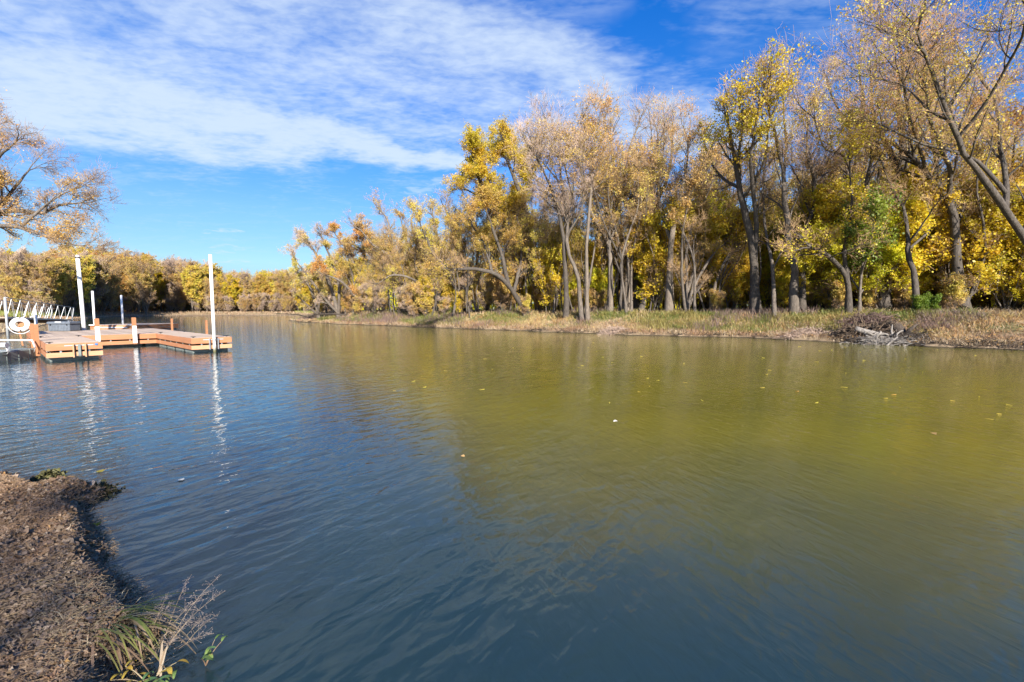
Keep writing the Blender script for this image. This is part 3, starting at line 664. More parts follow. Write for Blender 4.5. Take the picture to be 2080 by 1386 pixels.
def life_ring():
    p = at(41, 659.5, 19.6); root = empty('life_ring', tuple(p), R(36))
    def ringmb(r0, r1, a0, a1, n=32, m=10, scl=1.0):
        A = np.linspace(a0, a1, n); P = np.stack((r0*np.cos(A), 0*A, r0*np.sin(A)), -1); return tubes(P[None], np.full((1, n), r1), m)
    V, Q = ringmb(0.235, 0.095, 0, 2*math.pi, 48, 12); V[:, 1] *= .75
    mesh_np('ring', V, [Q], M['pvc'], root, smooth=True)
    for a in (R(45), R(135), R(225), R(315)):
        V, Q = ringmb(0.235, 0.099, a-.12, a+.12, 8, 12); V[:, 1] *= .76; mesh_np('band', V, [Q], M['plaster'], root)
    A = np.linspace(R(185), R(355), 24); P = np.stack((0.36*np.cos(A)*1.05, 0*A-0.04, 0.40*np.sin(A)-.02), -1); V, Q = tubes(P[None], np.full((1, 24), 0.012), 6); mesh_np('rope', V, [Q], M['pvc'], root)
    MB().box((0.02, 0.12, 0.0), (0.22, 0.03, 0.42), bevel=0.01).build('holder', M['post_brown'], root)
    tag(root, 'white life ring with hanging rope mounted at the left edge of the dock', 'life ring')
life_ring()
def back_dock():
    a = at(184, 660, 34.0); root = empty('floating_dock', (float(a[0]), 34.0, 0), R(6))
    L = 3.35; D_ = 5.0
    d = MB(); n = 34
    for i in range(n): d.box((L/2, (i+.5)*D_/n, 0.585), (L, D_/n-.01, 0.035), bevel=0.004)
    d.build('deck', M['deck'], root)
    for z, h_, m_, nm in ((0.47, 0.18, 'cedar', 'fascia_board'), (0.26, 0.16, 'cedar', 'skirt_board')):
        MB().box((L/2, -0.02, z), (L, 0.04, h_), bevel=0.005).build(nm, M[m_], root)
        MB().box((-0.02, D_/2, z), (0.04, D_, h_), bevel=0.005).build(nm, M[m_], root); MB().box((L+.02, D_/2, z), (0.04, D_, h_), bevel=0.005).build(nm, M[m_], root)
    MB().box((L*.5, -0.06, 0.40), (L*.62, 0.03, 0.07), bevel=0.005).build('bumper', M['pvc'], root)
    for x in (0.3, 1.7, 2.9): MB().box((x, D_/2, 0.03), (.9, D_*.9, .26), bevel=.03).build('float', M['float'], root)
    for x in (0.25, L-.28): MB().box((x, -0.06, 0.60), (0.42, 0.34, 0.06), bevel=.01).build('pile_bracket', M['pvc'], root)
    tag(root, 'small orange timber dock section floating behind the main platform', 'dock')
back_dock()
def gangway():
    rt_, rb = at(106, 625, 37.5), at(103, 651, 37.5); lt, lb = at(-45, 604, 29.5), at(-45, 646, 29.5)
    root = empty('gangway', (float(rb[0]), float(rb[1]), 0)); o = np.array((rb[0], rb[1], 0)); off = np.array((-1.05, -.65, 0))*1.1
    A, B, C_, D_ = rt_-o, lt-o, rb-o, lb-o
    for s, f in ((0, np.zeros(3)), (1, -off)):
        mb = MB(); mb.bar(A+f, B+f, 0.038, 0.038); mb.bar(C_+f, D_+f, 0.07, 0.12)
        n = 9
        for i in range(n):
            p0 = C_+(D_-C_)*i/n+f; p1 = A+(B-A)*(i+.5)/n+f; p2 = C_+(D_-C_)*(i+1)/n+f
            mb.tube([p0, p1], 0.015, 6); mb.tube([p1, p2], 0.015, 6)
        mb.tube([A+f, C_+f], 0.04, 6); mb.build('truss', M['alu'], root)
    q = [C_, D_, D_-off, C_-off]; zz = np.array((0, 0, -.03)); mb = MB(); V = [v+np.array((0, 0, .02)) for v in q]+[v+zz for v in q]
    mb.add(V, [(0, 1, 2, 3), (7, 6, 5, 4), (0, 4, 5, 1), (1, 5, 6, 2), (2, 6, 7, 3), (3, 7, 4, 0)]); mb.build('walkway', M['deck'], root)
    mb = MB(); mb.bar(C_+np.array((1.0, .4, -.14)), D_+np.array((0, 0, -.22)), 0.10, 0.24); mb.build('beam', M['cedar_light'], root)
    tag(root, 'aluminium truss gangway sloping down from the left bank to the docks', 'gangway')
    p = at(74, 655, 31.5); g = empty('dock_pile', (float(p[0]), float(p[1]), -.5)); MB().tube([(0, 0, 0), (-.05, 0, 2.35)], .085, 14).build('pole', M['pile'], g, smooth=True); MB().tube([(-.05, 0, 2.35), (-.05, 0, 2.42)], [.08, .04], 14).build('cap', M['plaster'], g)
    tag(g, 'short stout white pile standing in front of the metal gangway', 'pile', 'white dock piles')
    p = at(14, 655, 29); g = empty('dock_pile', (float(p[0]), float(p[1]), -.5)); MB().tube([(0, 0, 0), (0, 0, 3.1)], .07, 14).build('pole', M['alu'], g, smooth=True); MB().tube([(0, 0, 3.1), (0, 0, 3.16)], [.065, .03], 14).build('cap', M['plaster'], g)
    tag(g, 'grey pile standing against the gangway at the left edge', 'pile', 'white dock piles')
gangway()
def kayak_launch():
    root = empty('kayak_launch', (-17.65, 15.0, 0), R(12))
    # grey hollow float blocks with a sunken channel
    for x, w in ((-0.05, .5), (-0.6, .45), (-1.3, .8)):
        mb = MB().box((x, 0, 0.14 if x > -.5 or x < -1 else 0.05), (w, 1.5, 0.40), bevel=.05)
        for y in (-.45, 0, .45): mb.box((x, y, 0.14), (w+.02, .04, 0.36))
        mb.build('float', M['float'], root)
    for y, z in ((-.55, .60), (.5, .66)):
        mb = MB(); mb.tube([(-2.2, y, z+.1), (-.6, y, z), (0.25, y, z-.02), (0.32, y, z-.25), (0.3, y, .2)], .03, 8); mb.build('rail', M['pvc'], root, smooth=True)
    MB().tube([(-1.6, -.6, .62), (-.6, -.62, .3), (.35, -.6, .22)], .025, 6).build('brace', M['black'], root)
    MB().tube([(0.2, -.62, .55), (0.36, -.62, .55)], .085, 12).build('roller', M['plaster'], root)
    MB().tube([(.34, -.58, .33), (-.3, -.6, .36), (-1.8, -.62, .47)], .02, 6).build('cable', M['steel'], root)
    tag(root, 'grey plastic kayak launch with white rails floating at the left edge', 'boat launch')
kayak_launch()
p = gp(133, 650, 0); y_ = 70.; px_ = (133-1040)/F_PX*y_
mb = MB().box((0, 0, .2), (.9, .5, .35), bevel=.12); o = mb.build('white_item', M['plain_white']); o.location = (px_, y_, gz(px_, y_)+.35); tag(o, 'small white boulder lying on the far grassy bank above the docks', 'item')  # small white object of unknown nature, shaped as a rounded block

# ------------------------------------------------------------------ the trees one can tell apart (limbs followed along their real shapes)
H = []
def h(Y, r, label, seed, limbs, **kw): H.append((Y, r, label, seed, limbs, kw))
BIG = dict(n1=(9, 6, 5, 3), leaf=0.085, lper=3, size=21)
Bk, Bd, Bp = M['bark'], M['bark_dark'], M['bark_pale']
h(22.5, 13, 'huge dark-limbed tree leaning in from the right edge with long bare boughs', 11, [
  ([(2215, 640), (2150, 570), (2080, 480), (2045, 425), (2011, 373), (1983, 342), (1960, 317), (1947, 285), (1925, 235), (1898, 165), (1880, 105), (1862, 60)], 1, .12),
  ([(2052, 420), (2047, 350), (2036, 300), (2035, 240), (2012, 195), (1985, 150), (1950, 100)], .62, .1), ([(2034, 225), (2055, 165), (2078, 90), (2085, 30)], .4, .1),
  ([(2043, 385), (1992, 328), (1945, 303), (1885, 292), (1830, 272), (1770, 246)], .5, .08), ([(1958, 317), (1938, 255), (1922, 180), (1915, 90)], .5, .1),
  ([(1925, 250), (1880, 225), (1838, 180), (1800, 165)], .3, .08), ([(1885, 110), (1850, 80), (1815, 70)], .25, .08), ([(2080, 480), (2110, 380), (2120, 250), (2105, 120)], .5, .1)],
  bark=Bd, leafm=M['lf_gold'], n1=(9, 6, 5, 3), leaf=0.085, lper=2, lthr=.6, size=20, rt=.005)
h(26, 16, 'tree with a stout trunk curving up to the left near the right edge', 12, [
  ([(1957, 636), (1948, 551), (1936, 468), (1923, 410), (1908, 384), (1882, 353), (1850, 317), (1806, 287), (1770, 268)], 1, .1),
  ([(1923, 410), (1925, 350), (1905, 300), (1885, 240), (1880, 170)], .5, .1), ([(1936, 468), (1960, 400), (1975, 330), (1985, 250)], .4, .1), ([(1882, 353), (1850, 250), (1835, 170)], .35, .1)], bark=Bd, leafm=M['lf_orange'], lthr=.55, **BIG)
h(28, 9, 'straight slender trunk just left of the stout leaning trunk', 13, [([(1921, 624), (1918, 520), (1913, 425), (1900, 330), (1895, 250), (1890, 190)], 1, .15), ([(1914, 425), (1935, 360), (1950, 290)], .5, .1)], bark=Bk, leafm=M['lf_yellow'], lthr=.4, size=18)
h(25.5, 10, 'slim S-curved tree with a wandering trunk and a right-hand fork', 14, [([(1858, 630), (1857, 571), (1845, 519), (1843, 483), (1836, 430), (1808, 375), (1780, 300)], 1, .12), ([(1848, 505), (1880, 470), (1895, 420), (1896, 395)], .5, .12)], bark=Bd, leafm=M['lf_gold'], lthr=.35, size=15, n1=(9, 6, 5, 3))
h(29, 20, 'massive dark trunk behind the green sapling', 15, [([(1797, 625), (1798, 560), (1799, 515), (1820, 440), (1829, 360), (1833, 290), (1826, 210), (1838, 130)], 1, .1), ([(1799, 515), (1778, 450), (1765, 390), (1770, 320)], .55, .1), ([(1822, 430), (1850, 380), (1862, 320), (1870, 240)], .5, .1), ([(1830, 353), (1800, 290), (1775, 240), (1770, 180)], .4, .1)], bark=Bd, leafm=M['lf_gold'], lthr=.5, **BIG)
h(27, 14, 'dark curved trunk rising out of the right edge grass', 16, [([(2067, 632), (2058, 560), (2037, 508), (2018, 441), (2006, 400), (1990, 330), (1978, 250)], 1, .12), ([(2018, 441), (2045, 380), (2060, 300)], .5, .1)], bark=Bd, leafm=M['lf_orange'], lthr=.5, size=19)
h(30, 10, 'thin gnarled trunk bending left with knobbly branches', 17, [([(2003, 630), (1997, 560), (1983, 498), (1960, 452), (1930, 425)], 1, .2), ([(1983, 498), (1995, 430), (1990, 380)], .5, .1), ([(1975, 480), (1945, 470), (1915, 480)], .4, .1)], bark=Bd, leafm=M['lf_lime'], lthr=.6, size=13)
h(31, 8, 'pair of thin crossed trunks between the two curved trunks', 18, [([(2040, 628), (2030, 560), (2021, 520), (2012, 470), (2020, 400)], 1, .2), ([(2028, 628), (2040, 570), (2046, 500), (2070, 430)], .8, .15)], bark=Bk, leafm=M['lf_yellow'], lthr=.6, size=14)
h(32, 15, 'tall tree with a dense bright yellow crown top', 19, [
  ([(1535, 632), (1531, 547), (1525, 487), (1514, 428), (1502, 388), (1495, 340), (1487, 301), (1479, 249)], 1, .14), ([(1531, 545), (1535, 470), (1530, 400), (1525, 329), (1532, 277), (1543, 215)], .6, .12),
  ([(1500, 385), (1467, 362), (1447, 333), (1432, 297)], .4, .1), ([(1526, 340), (1512, 290), (1512, 240)], .35, .1), ([(1530, 400), (1556, 330), (1560, 260)], .35, .1)], bark=Bd, leafm=M['lf_yellow'], lthr=.72, top_bias=.55, n1=(9, 6, 5, 3), leaf=.12, lper=4, size=18)
h(30.5, 13, 'straight grey trunk standing left of a close twin', 20, [([(1612, 633), (1614, 547), (1602, 507), (1598, 428), (1596, 356), (1578, 281), (1562, 235)], 1, .12), ([(1614, 560), (1618, 500), (1640, 460)], .4, .1), ([(1596, 356), (1600, 300), (1592, 225)], .4, .12)], bark=Bk, leafm=M['lf_gold'], lthr=.55, **BIG)
h(31, 11, 'trunk kinked to the right above its close twin', 21, [([(1629, 630), (1632, 547), (1630, 480), (1650, 430), (1655, 368), (1640, 325), (1641, 240)], 1, .12), ([(1655, 368), (1690, 345), (1715, 350)], .35, .1), ([(1655, 400), (1625, 370), (1608, 340)], .3, .1)], bark=Bd, leafm=M['lf_orange'], lthr=.4, **BIG)
h(28, 10, 'leaning tree bowed left with a heavy dark bough beside the driftwood', 22, [([(1724, 630), (1721, 571), (1705, 543), (1678, 519), (1646, 503)], 1, .3), ([(1721, 575), (1717, 507), (1725, 467), (1730, 410), (1726, 330)], .7, .1)], bark=Bd, leafm=M['lf_yellow'], lthr=.6, size=14)
h(33, 12, 'very tall spreading tree rising behind the green sapling with upswept boughs', 23, [
  ([(1744, 622), (1742, 520), (1741, 410), (1733, 370), (1745, 309), (1745, 249), (1749, 190), (1745, 140)], 1, .1), ([(1735, 372), (1705, 335), (1690, 300), (1650, 275)], .45, .1), ([(1742, 410), (1757, 340), (1765, 270), (1790, 200)], .5, .1), ([(1745, 300), (1715, 250), (1690, 200), (1680, 170)], .35, .1), ([(1734, 365), (1712, 318), (1670, 300), (1655, 240)], .3, .1)], bark=Bd, leafm=M['lf_gold'], lthr=.42, n1=(9, 6, 5, 3), leaf=.1, lper=2, size=21)
h(30, 7, 'thin young trunk between the yellow-topped tree and the twins', 24, [([(1572, 632), (1567, 547), (1555, 487), (1547, 408), (1552, 340)], 1, .2), ([(1567, 547), (1590, 500), (1600, 460)], .5, .1)], bark=Bk, leafm=M['lf_gold'], lthr=.45, size=13)
h(38, 15, 'tall multi-limbed maple with a wide grey base mid wood', 25, [
  ([(1272, 632), (1279, 531), (1281, 445), (1267, 393), (1246, 341), (1241, 290)], 1, .1), ([(1281, 480), (1297, 430), (1300, 380), (1315, 340), (1336, 290)], .6, .1), ([(1281, 440), (1284, 380), (1275, 320), (1290, 270)], .5, .1), ([(1262, 632), (1275, 560), (1262, 480), (1240, 420), (1225, 350)], .6, .1)], bark=Bp, leafm=M['lf_tan'], lthr=.45, **BIG)
h(39, 13, 'dark straight trunk right behind the wide-based maple', 26, [([(1289, 624), (1291, 531), (1301, 480), (1326, 428), (1355, 360), (1365, 300)], 1, .12), ([(1301, 480), (1330, 470), (1370, 430)], .4, .1), ([(1320, 440), (1325, 380), (1330, 320)], .4, .1)], bark=Bd, leafm=M['lf_tan'], lthr=.45, **BIG)
h(37, 9, 'slim maple with orange leaves at its very top', 27, [([(1237, 631), (1237, 521), (1222, 476), (1201, 441), (1190, 407), (1178, 340), (1190, 280)], 1, .12), ([(1230, 500), (1255, 440), (1262, 380)], .5, .1), ([(1190, 400), (1205, 340), (1220, 290)], .4, .1)], bark=Bp, leafm=M['lf_orange'], lthr=.6, top_bias=.5, n1=(9, 6, 5, 3), leaf=.10, lper=4, size=20)
h(36, 7, 'pole-straight thin trunk left of the orange-topped maple', 28, [([(1194, 634), (1193, 540), (1195, 462), (1204, 376), (1202, 324), (1215, 265)], 1, .15)], bark=Bp, leafm=M['lf_orange'], lthr=.5, size=19, t0=.5)
h(36.5, 8, 'slender trunk sweeping up to the left with a mauve twiggy top', 29, [([(1184, 636), (1177, 566), (1160, 514), (1156, 445), (1142, 376), (1136, 324), (1122, 300)], 1, .12), ([(1160, 480), (1185, 420), (1180, 340)], .5, .1), ([(1142, 376), (1110, 340), (1085, 310)], .4, .1)], bark=Bk, twig=M['twig_grey'], leafm=M['lf_tan'], lthr=.15, size=19, n1=(12, 8, 6, 5))
h(38, 9, 'bare trunk in the tight cluster left of the sweeping trunk', 30, [([(1151, 633), (1150, 540), (1140, 450), (1122, 380), (1095, 330)], 1, .12), ([(1146, 500), (1165, 430), (1150, 350), (1140, 300)], .5, .1)], bark=Bd, twig=M['twig_grey'], leafm=M['lf_tan'], lthr=.15, size=19, n1=(12, 8, 6, 5))
h(35, 13, 'thick pale trunk forking high, left of the leaning clump', 31, [([(1359, 632), (1364, 531), (1366, 490), (1378, 414), (1392, 358), (1398, 289)], 1, .1), ([(1366, 490), (1345, 420), (1340, 350), (1350, 290)], .5, .1), ([(1378, 414), (1415, 370), (1440, 340)], .4, .1)], bark=Bp, leafm=M['lf_orange'], lthr=.5, **BIG)
h(37, 9, 'leaning trunk slanting right through the middle of the wood', 32, [([(1302, 626), (1326, 531), (1350, 480), (1385, 445), (1420, 400)], 1, .15), ([(1326, 531), (1325, 460), (1310, 400)], .5, .1)], bark=Bd, leafm=M['lf_tan'], lthr=.4, size=17)
h(34, 7, 'fan of leaning stems sprouting from one base by the pale forked trunk', 33, [
  ([(1392, 634), (1402, 570), (1425, 510), (1455, 450), (1492, 400), (1512, 350)], 1, .15), ([(1388, 634), (1392, 560), (1400, 480), (1430, 410), (1455, 350)], .9, .15), ([(1396, 634), (1412, 580), (1440, 530), (1480, 490), (1530, 460)], .9, .15), ([(1384, 634), (1380, 560), (1386, 480), (1400, 400)], .8, .15), ([(1400, 634), (1425, 580), (1462, 550), (1500, 500)], .7, .15)], bark=Bk, leafm=M['lf_tan'], lthr=.4, size=15)
h(35, 7, 'second fan of thin leaning stems right of the first', 34, [([(1442, 632), (1455, 570), (1480, 520), (1515, 480)], 1, .2), ([(1438, 632), (1445, 560), (1450, 500), (1470, 430)], .9, .2), ([(1446, 632), (1470, 580), (1505, 550), (1545, 500)], .9, .2)], bark=Bk, leafm=M['lf_lime'], lthr=.6, size=13)
h(43, 11, 'dark old trunk leaning hard left over the green bank', 35, [([(1073, 636), (1052, 606), (1030, 575), (1000, 553), (960, 545), (925, 548)], 1, .2), ([(1035, 582), (1020, 520), (1000, 460), (985, 420)], .7, .1), ([(1000, 553), (985, 500), (960, 460)], .5, .1), ([(1045, 596), (1060, 520), (1050, 440)], .6, .1)], bark=Bd, leafm=M['lf_gold'], lthr=.7, size=15, leaf=.10, lper=5)
h(46, 12, 'tall tree with two bright yellow tufted crowns above the treeline', 36, [
  ([(1095, 634), (1085, 540), (1072, 440), (1050, 380), (1032, 330), (1026, 305)], 1, .12), ([(1070, 440), (1030, 430), (992, 400), (972, 365), (960, 320)], .7, .12), ([(1066, 420), (1068, 370), (1060, 340)], .4, .1), ([(1000, 410), (975, 400), (945, 385)], .35, .1), ([(990, 398), (990, 360), (985, 330)], .35, .1)], bark=Bd, leafm=M['lf_yellow'], lthr=.92, leaf=.115, lper=8, n1=(12, 8, 6, 4), size=17, top_bias=.1, lev=(.17, .55, .6, .55))
h(50, 9, 'multi-stemmed maple leaning left behind the green grass', 37, [([(936, 634), (946, 560), (930, 495), (912, 440), (905, 425)], 1, .12), ([(940, 634), (965, 560), (970, 490), (955, 440)], .9, .12), ([(932, 634), (915, 570), (880, 520), (855, 460)], .9, .12), ([(944, 634), (985, 590), (1010, 530), (1005, 470)], .8, .12)], bark=Bd, leafm=M['lf_gold'], lthr=.42, size=15, leaf=.10, lper=4, n1=(9, 6, 5, 3))
h(54, 9, 'broad tan-leaved maple with drooping lower branches near the point', 38, [([(880, 636), (872, 570), (850, 510), (835, 460), (840, 430)], 1, .12), ([(876, 636), (895, 560), (890, 490), (880, 440)], .9, .12), ([(872, 600), (840, 570), (800, 560), (770, 575)], .6, .12)], bark=Bk, leafm=M['lf_gold'], lthr=.5, size=14, leaf=.105, lper=4, n1=(9, 6, 5, 3))
h(57, 10, 'grey-trunked maple leaning far out to the left over the point', 39, [([(826, 634), (812, 590), (787, 556), (768, 530), (746, 515), (722, 500)], 1, .12), ([(822, 634), (806, 560), (785, 520), (758, 500), (735, 470)], .9, .12), ([(800, 550), (800, 500), (790, 450), (775, 430)], .6, .1), ([(830, 634), (838, 570), (830, 510), (815, 450)], .8, .1)], bark=Bp, leafm=M['lf_tan'], lthr=.45, size=14, leaf=.105, lper=4, n1=(9, 6, 5, 3))
h(61, 8, 'low spreading maple with rust-tinged crown at the wooded point', 40, [([(752, 636), (738, 580), (715, 530), (690, 490), (680, 475)], 1, .12), ([(756, 636), (752, 570), (740, 510), (728, 465)], .9, .12), ([(748, 636), (720, 600), (690, 570), (650, 555)], .8, .12)], bark=Bk, leafm=M['lf_orange'], lthr=.5, size=12, leaf=.105, lper=4, n1=(13, 8, 6, 5))
h(63, 7, 'bare fan-shaped tree reaching left from the tip of the point', 41, [([(690, 638), (672, 580), (650, 530), (628, 495), (618, 488)], 1, .12), ([(694, 638), (690, 570), (670, 520), (655, 485)], .9, .12), ([(688, 638), (655, 600), (625, 560), (600, 530)], .8, .1), ([(698, 638), (712, 570), (705, 510)], .8, .1)], bark=Bk, twig=M['twig_grey'], leafm=M['lf_tan'], lthr=.2, size=11, leaf=.10, lper=4, n1=(14, 8, 7, 6))
h(66, 6, 'low greyish thicket tree at the very end of the point', 42, [([(648, 640), (635, 600), (620, 570), (606, 558)], 1, .15), ([(652, 640), (650, 590), (642, 550)], .9, .15), ([(644, 640), (618, 615), (600, 595)], .8, .15)], bark=Bk, twig=M['twig_grey'], leafm=M['lf_gold'], lthr=.3, size=8, leaf=.10, lper=4, n1=(16, 8, 6, 5))
h(27.5, 5, 'bushy young tree with fresh green leaves behind the driftwood pile', 43, [([(1746, 632), (1747, 580), (1752, 530), (1748, 480), (1755, 440)], 1, .2), ([(1748, 600), (1770, 560), (1782, 510)], .6, .1), ([(1747, 590), (1727, 560), (1722, 520)], .6, .1), ([(1750, 560), (1768, 500), (1775, 455)], .5, .1)], bark=Bk, leafm=M['lf_green'], lthr=.85, leaf=.13, lper=4, size=7.5, n1=(20, 8, 5, 3), lev=(.24, .5, .5, .5))
h(34, 5, 'young tree with flat bright yellow sprays left of the green one', 44, [([(1690, 630), (1692, 560), (1685, 500), (1690, 440), (1688, 415)], 1, .2), ([(1690, 520), (1720, 480), (1738, 430)], .5, .1), ([(1687, 500), (1660, 470), (1652, 430)], .5, .1)], bark=Bk, leafm=M['lf_yellow'], lthr=.85, leaf=.15, lper=3, size=11, n1=(14, 8, 5, 3))
for Y, r, label, seed, limbs, kw in H: hero(limbs, Y, r, label, seed, **kw)

# overhanging tree at the left edge, trunk outside the picture
def left_tree():
    Y = 21.0; b = (-27.6-1.6, 19.0); z0 = gz(*b)-.1; root = empty('river_tree', (b[0], b[1], z0)); o = np.array((b[0], b[1], z0))
    P = lambda l, dy: np.array([at(x, y, Y+dy*i/len(l)) for i, (x, y) in enumerate(l)])-o
    limbs = [(np.array([(0, 0, 0), (.2, .3, 2.2), (.8, .6, 4.0), (1.2, .8, 7.0), (1.4, 1, 10)]), .34, .08, .35),
             (np.vstack(([(.5, .4, 3.4)], P([(-90, 470), (-30, 440), (34, 429), (78, 436), (116, 420), (160, 413)], 3))), .18, .03, .15),
             (np.vstack(([(.5, .4, 3.0)], P([(-70, 470), (0, 455), (58, 467), (116, 485), (170, 500)], -2))), .13, .015, .2),
             (np.vstack(([(1, .7, 5)], P([(-70, 440), (0, 418), (30, 385), (60, 345)], 2))), .14, .03, .15),
             (np.vstack(([(1, .7, 6)], P([(-90, 400), (-40, 360), (0, 320), (25, 295)], -1))), .14, .03, .15), (P([(78, 436), (96, 415), (120, 398), (141, 389)], 1), .07, .02, .1),
             (np.vstack(([(1, .7, 6)], P([(-130, 350), (-80, 310), (-50, 280)], 1))), .14, .03, .15)]
    grow(root, limbs, 77, Bk, M['twig'], M['lf_orange'], size=13, n1=(13, 7, 6, 4), leaf=.06, lper=3, lthr=.28, rt=.0045, up=.06, lev=(.16, .5, .55, .5))
    tag(root, 'orange-leaved tree at the left edge reaching thin branches over the docks', 'tree')
left_tree()

# ------------------------------------------------------------------ filler trees, all copies of a few free-standing trees
LO = dict(n1=(9, 6, 5, 3))
protos = {}
def P_(k, name, label, group, **kw): r = proto(**kw); r.name = name; tag(r, label, 'tree', group); protos[k] = [r, kw['H'], False]
GW = 'trees deep in the wood across the river'
P_('tan', 'woodland_tree', 'slender autumn tree with sparse tan leaves standing deep in the wood', GW+', tan', seed=101, H=18, nf=3, fork=.42, rad=.16, leafm=M['lf_tan'], leaf=.105, lper=3, lthr=.4, bark=Bk, **LO)
P_('bare', 'woodland_tree', 'nearly bare grey tree standing deep in the wood', GW+', bare', seed=102, H=19, nf=4, fork=.38, rad=.17, leafm=M['lf_orange'], twig=M['twig_grey'], leaf=.10, lper=3, lthr=.14, bark=Bd, n1=(12, 7, 6, 4))
P_('yel', 'woodland_tree', 'leafy yellow tree standing deep in the wood', GW+', yellow', seed=103, H=15, nf=3, fork=.35, rad=.15, leafm=M['lf_lime'], leaf=.14, lper=6, lthr=.75, bark=Bd, **LO)
P_('gold', 'woodland_tree', 'golden-leaved tree standing deep in the wood', GW+', gold', seed=104, H=17, nf=3, fork=.4, rad=.17, leafm=M['lf_gold'], leaf=.12, lper=4, lthr=.6, bark=Bk, **LO)
P_('org', 'woodland_tree', 'orange-topped tree standing deep in the wood', GW+', orange', seed=105, H=19, nf=3, fork=.45, rad=.16, leafm=M['lf_orange'], leaf=.11, lper=4, lthr=.6, top_bias=.45, bark=Bk, **LO)
P_('multi', 'woodland_tree', 'many-stemmed tree spreading from one base deep in the wood', GW+', many-stemmed', seed=106, H=16, stems=5, nf=1, fork=.4, rad=.14, leafm=M['lf_gold'], leaf=.10, lper=4, lthr=.45, bark=Bk, n1=(8, 6, 6, 3))
GU = 'saplings growing under the tall trees'
P_('ulime', 'sapling', 'dense yellow-green sapling growing under the tall trees', GU+', yellow-green', seed=107, H=7.5, stems=4, nf=1, fork=.15, rad=.06, leafm=M['lf_lime'], leaf=.12, lper=6, lthr=.75, bark=Bk, n1=(16, 7, 5, 2), lev=(.26, .5, .5, .5))
P_('ugold', 'sapling', 'loose golden sapling growing under the tall trees', GU+', golden', seed=108, H=6.5, stems=3, nf=1, fork=.15, rad=.05, leafm=M['lf_yellow'], leaf=.12, lper=5, lthr=.7, bark=Bk, n1=(15, 7, 5, 2), lev=(.28, .5, .5, .5))
P_('utan', 'sapling', 'thin brown twiggy bush growing under the tall trees', GU+', brown', seed=109, H=3.2, stems=5, nf=1, fork=.1, rad=.03, leafm=M['lf_tan'], leaf=.10, lper=2, lthr=.35, bark=Bk, n1=(26, 7, 5, 3), lev=(.3, .5, .5, .5))
P_('ftan', 'sapling', 'grey fan-shaped thicket bush growing near the point', GU+', grey', seed=120, H=5, stems=7, nf=1, fork=.1, rad=.04, leafm=M['lf_tan'], twig=M['twig_grey'], leaf=.09, lper=3, lthr=.25, bark=Bk, n1=(18, 7, 6, 3), lev=(.26, .5, .5, .5))
P_('pole', 'woodland_tree', 'thin bare-stemmed young tree crowded among the trunks', GW+', thin', seed=121, H=14, nf=1, fork=.5, rad=.085, leafm=M['lf_tan'], leaf=.09, lper=3, lthr=.3, bark=Bk, n1=(9, 6, 5, 3), lev=(.15, .5, .5, .5))
P_('pole2', 'woodland_tree', 'thin dark forked young tree crowded among the trunks', GW+', thin forked', seed=122, H=14, nf=2, fork=.3, rad=.10, leafm=M['lf_gold'], leaf=.09, lper=3, lthr=.4, bark=Bd, n1=(8, 6, 5, 3), lev=(.16, .5, .5, .5))
P_('ugreen', 'shrub', 'small round green shrub at the foot of the slim S-curved tree', None, seed=110, H=2.0, stems=5, nf=1, fork=.05, rad=.02, leafm=M['lf_green'], leaf=.10, lper=5, lthr=.95, bark=Bk, n1=(40, 7, 5, 2), lev=(.34, .5, .5, .5))
GF = 'trees lining the far bank of the river bend'
FL = dict(n1=(11, 6, 6, 3), rt=.017)
P_('f1', 'far_tree', 'rounded tan tree far off along the river bend', GF+', tan', seed=111, H=17, stems=4, nf=2, fork=.18, rad=.2, leafm=M['lf_tan'], leaf=.17, lper=4, lthr=.45, bark=Bp, lev=(.24, .5, .5, .5), **FL)
P_('f2', 'far_tree', 'rounded golden tree far off along the river bend', GF+', golden', seed=112, H=16, stems=3, nf=3, fork=.18, rad=.2, leafm=M['lf_gold'], leaf=.23, lper=6, lthr=.7, bark=Bp, lev=(.24, .5, .5, .5), **FL)
P_('f3', 'far_tree', 'greyish bare tree far off along the river bend', GF+', bare', seed=113, H=16, stems=5, nf=2, fork=.15, rad=.16, leafm=M['lf_tan'], twig=M['twig_grey'], leaf=.16, lper=3, lthr=.25, bark=Bp, n1=(11, 6, 6, 4), rt=.024, lev=(.24, .5, .5, .5))
P_('f4', 'far_tree', 'bright yellow tree far off along the river bend', GF+', yellow', seed=114, H=15, stems=3, nf=3, fork=.18, rad=.2, leafm=M['lf_yellow'], leaf=.23, lper=6, lthr=.75, bark=Bp, lev=(.24, .5, .5, .5), **FL)
P_('f5', 'far_tree', 'orange-brown tree far off along the river bend', GF+', orange', seed=115, H=17, stems=3, nf=3, fork=.2, rad=.2, leafm=M['lf_orange'], leaf=.17, lper=4, lthr=.455, bark=Bp, lev=(.24, .5, .5, .5), **FL)
RG = rs(5)
def place(k, x, y, H=None, rz=None, dz=0.0):
    src, h0, used = protos[k]; s = (H/h0 if H else .85+.3*RG.rand()); rz = RG.rand()*6.28 if rz is None else rz
    z = gz(x, y)-0.1+dz
    if not used: src.location = (x, y, z); src.rotation_euler = (0, 0, rz); src.scale = (s, s, s); protos[k][2] = True; return src
    return copy_tree(src, (x, y, z), rz, s)
def skyH(px):   # how high the treeline stands above the horizon at column px
    return np.interp(px, [600, 640, 690, 760, 850, 920, 960, 1030, 1100, 1200, 1330, 1450, 1560, 1700, 1800, 1900, 2300], [45, 110, 165, 195, 205, 215, 260, 285, 310, 340, 350, 370, 400, 450, 520, 600, 640])
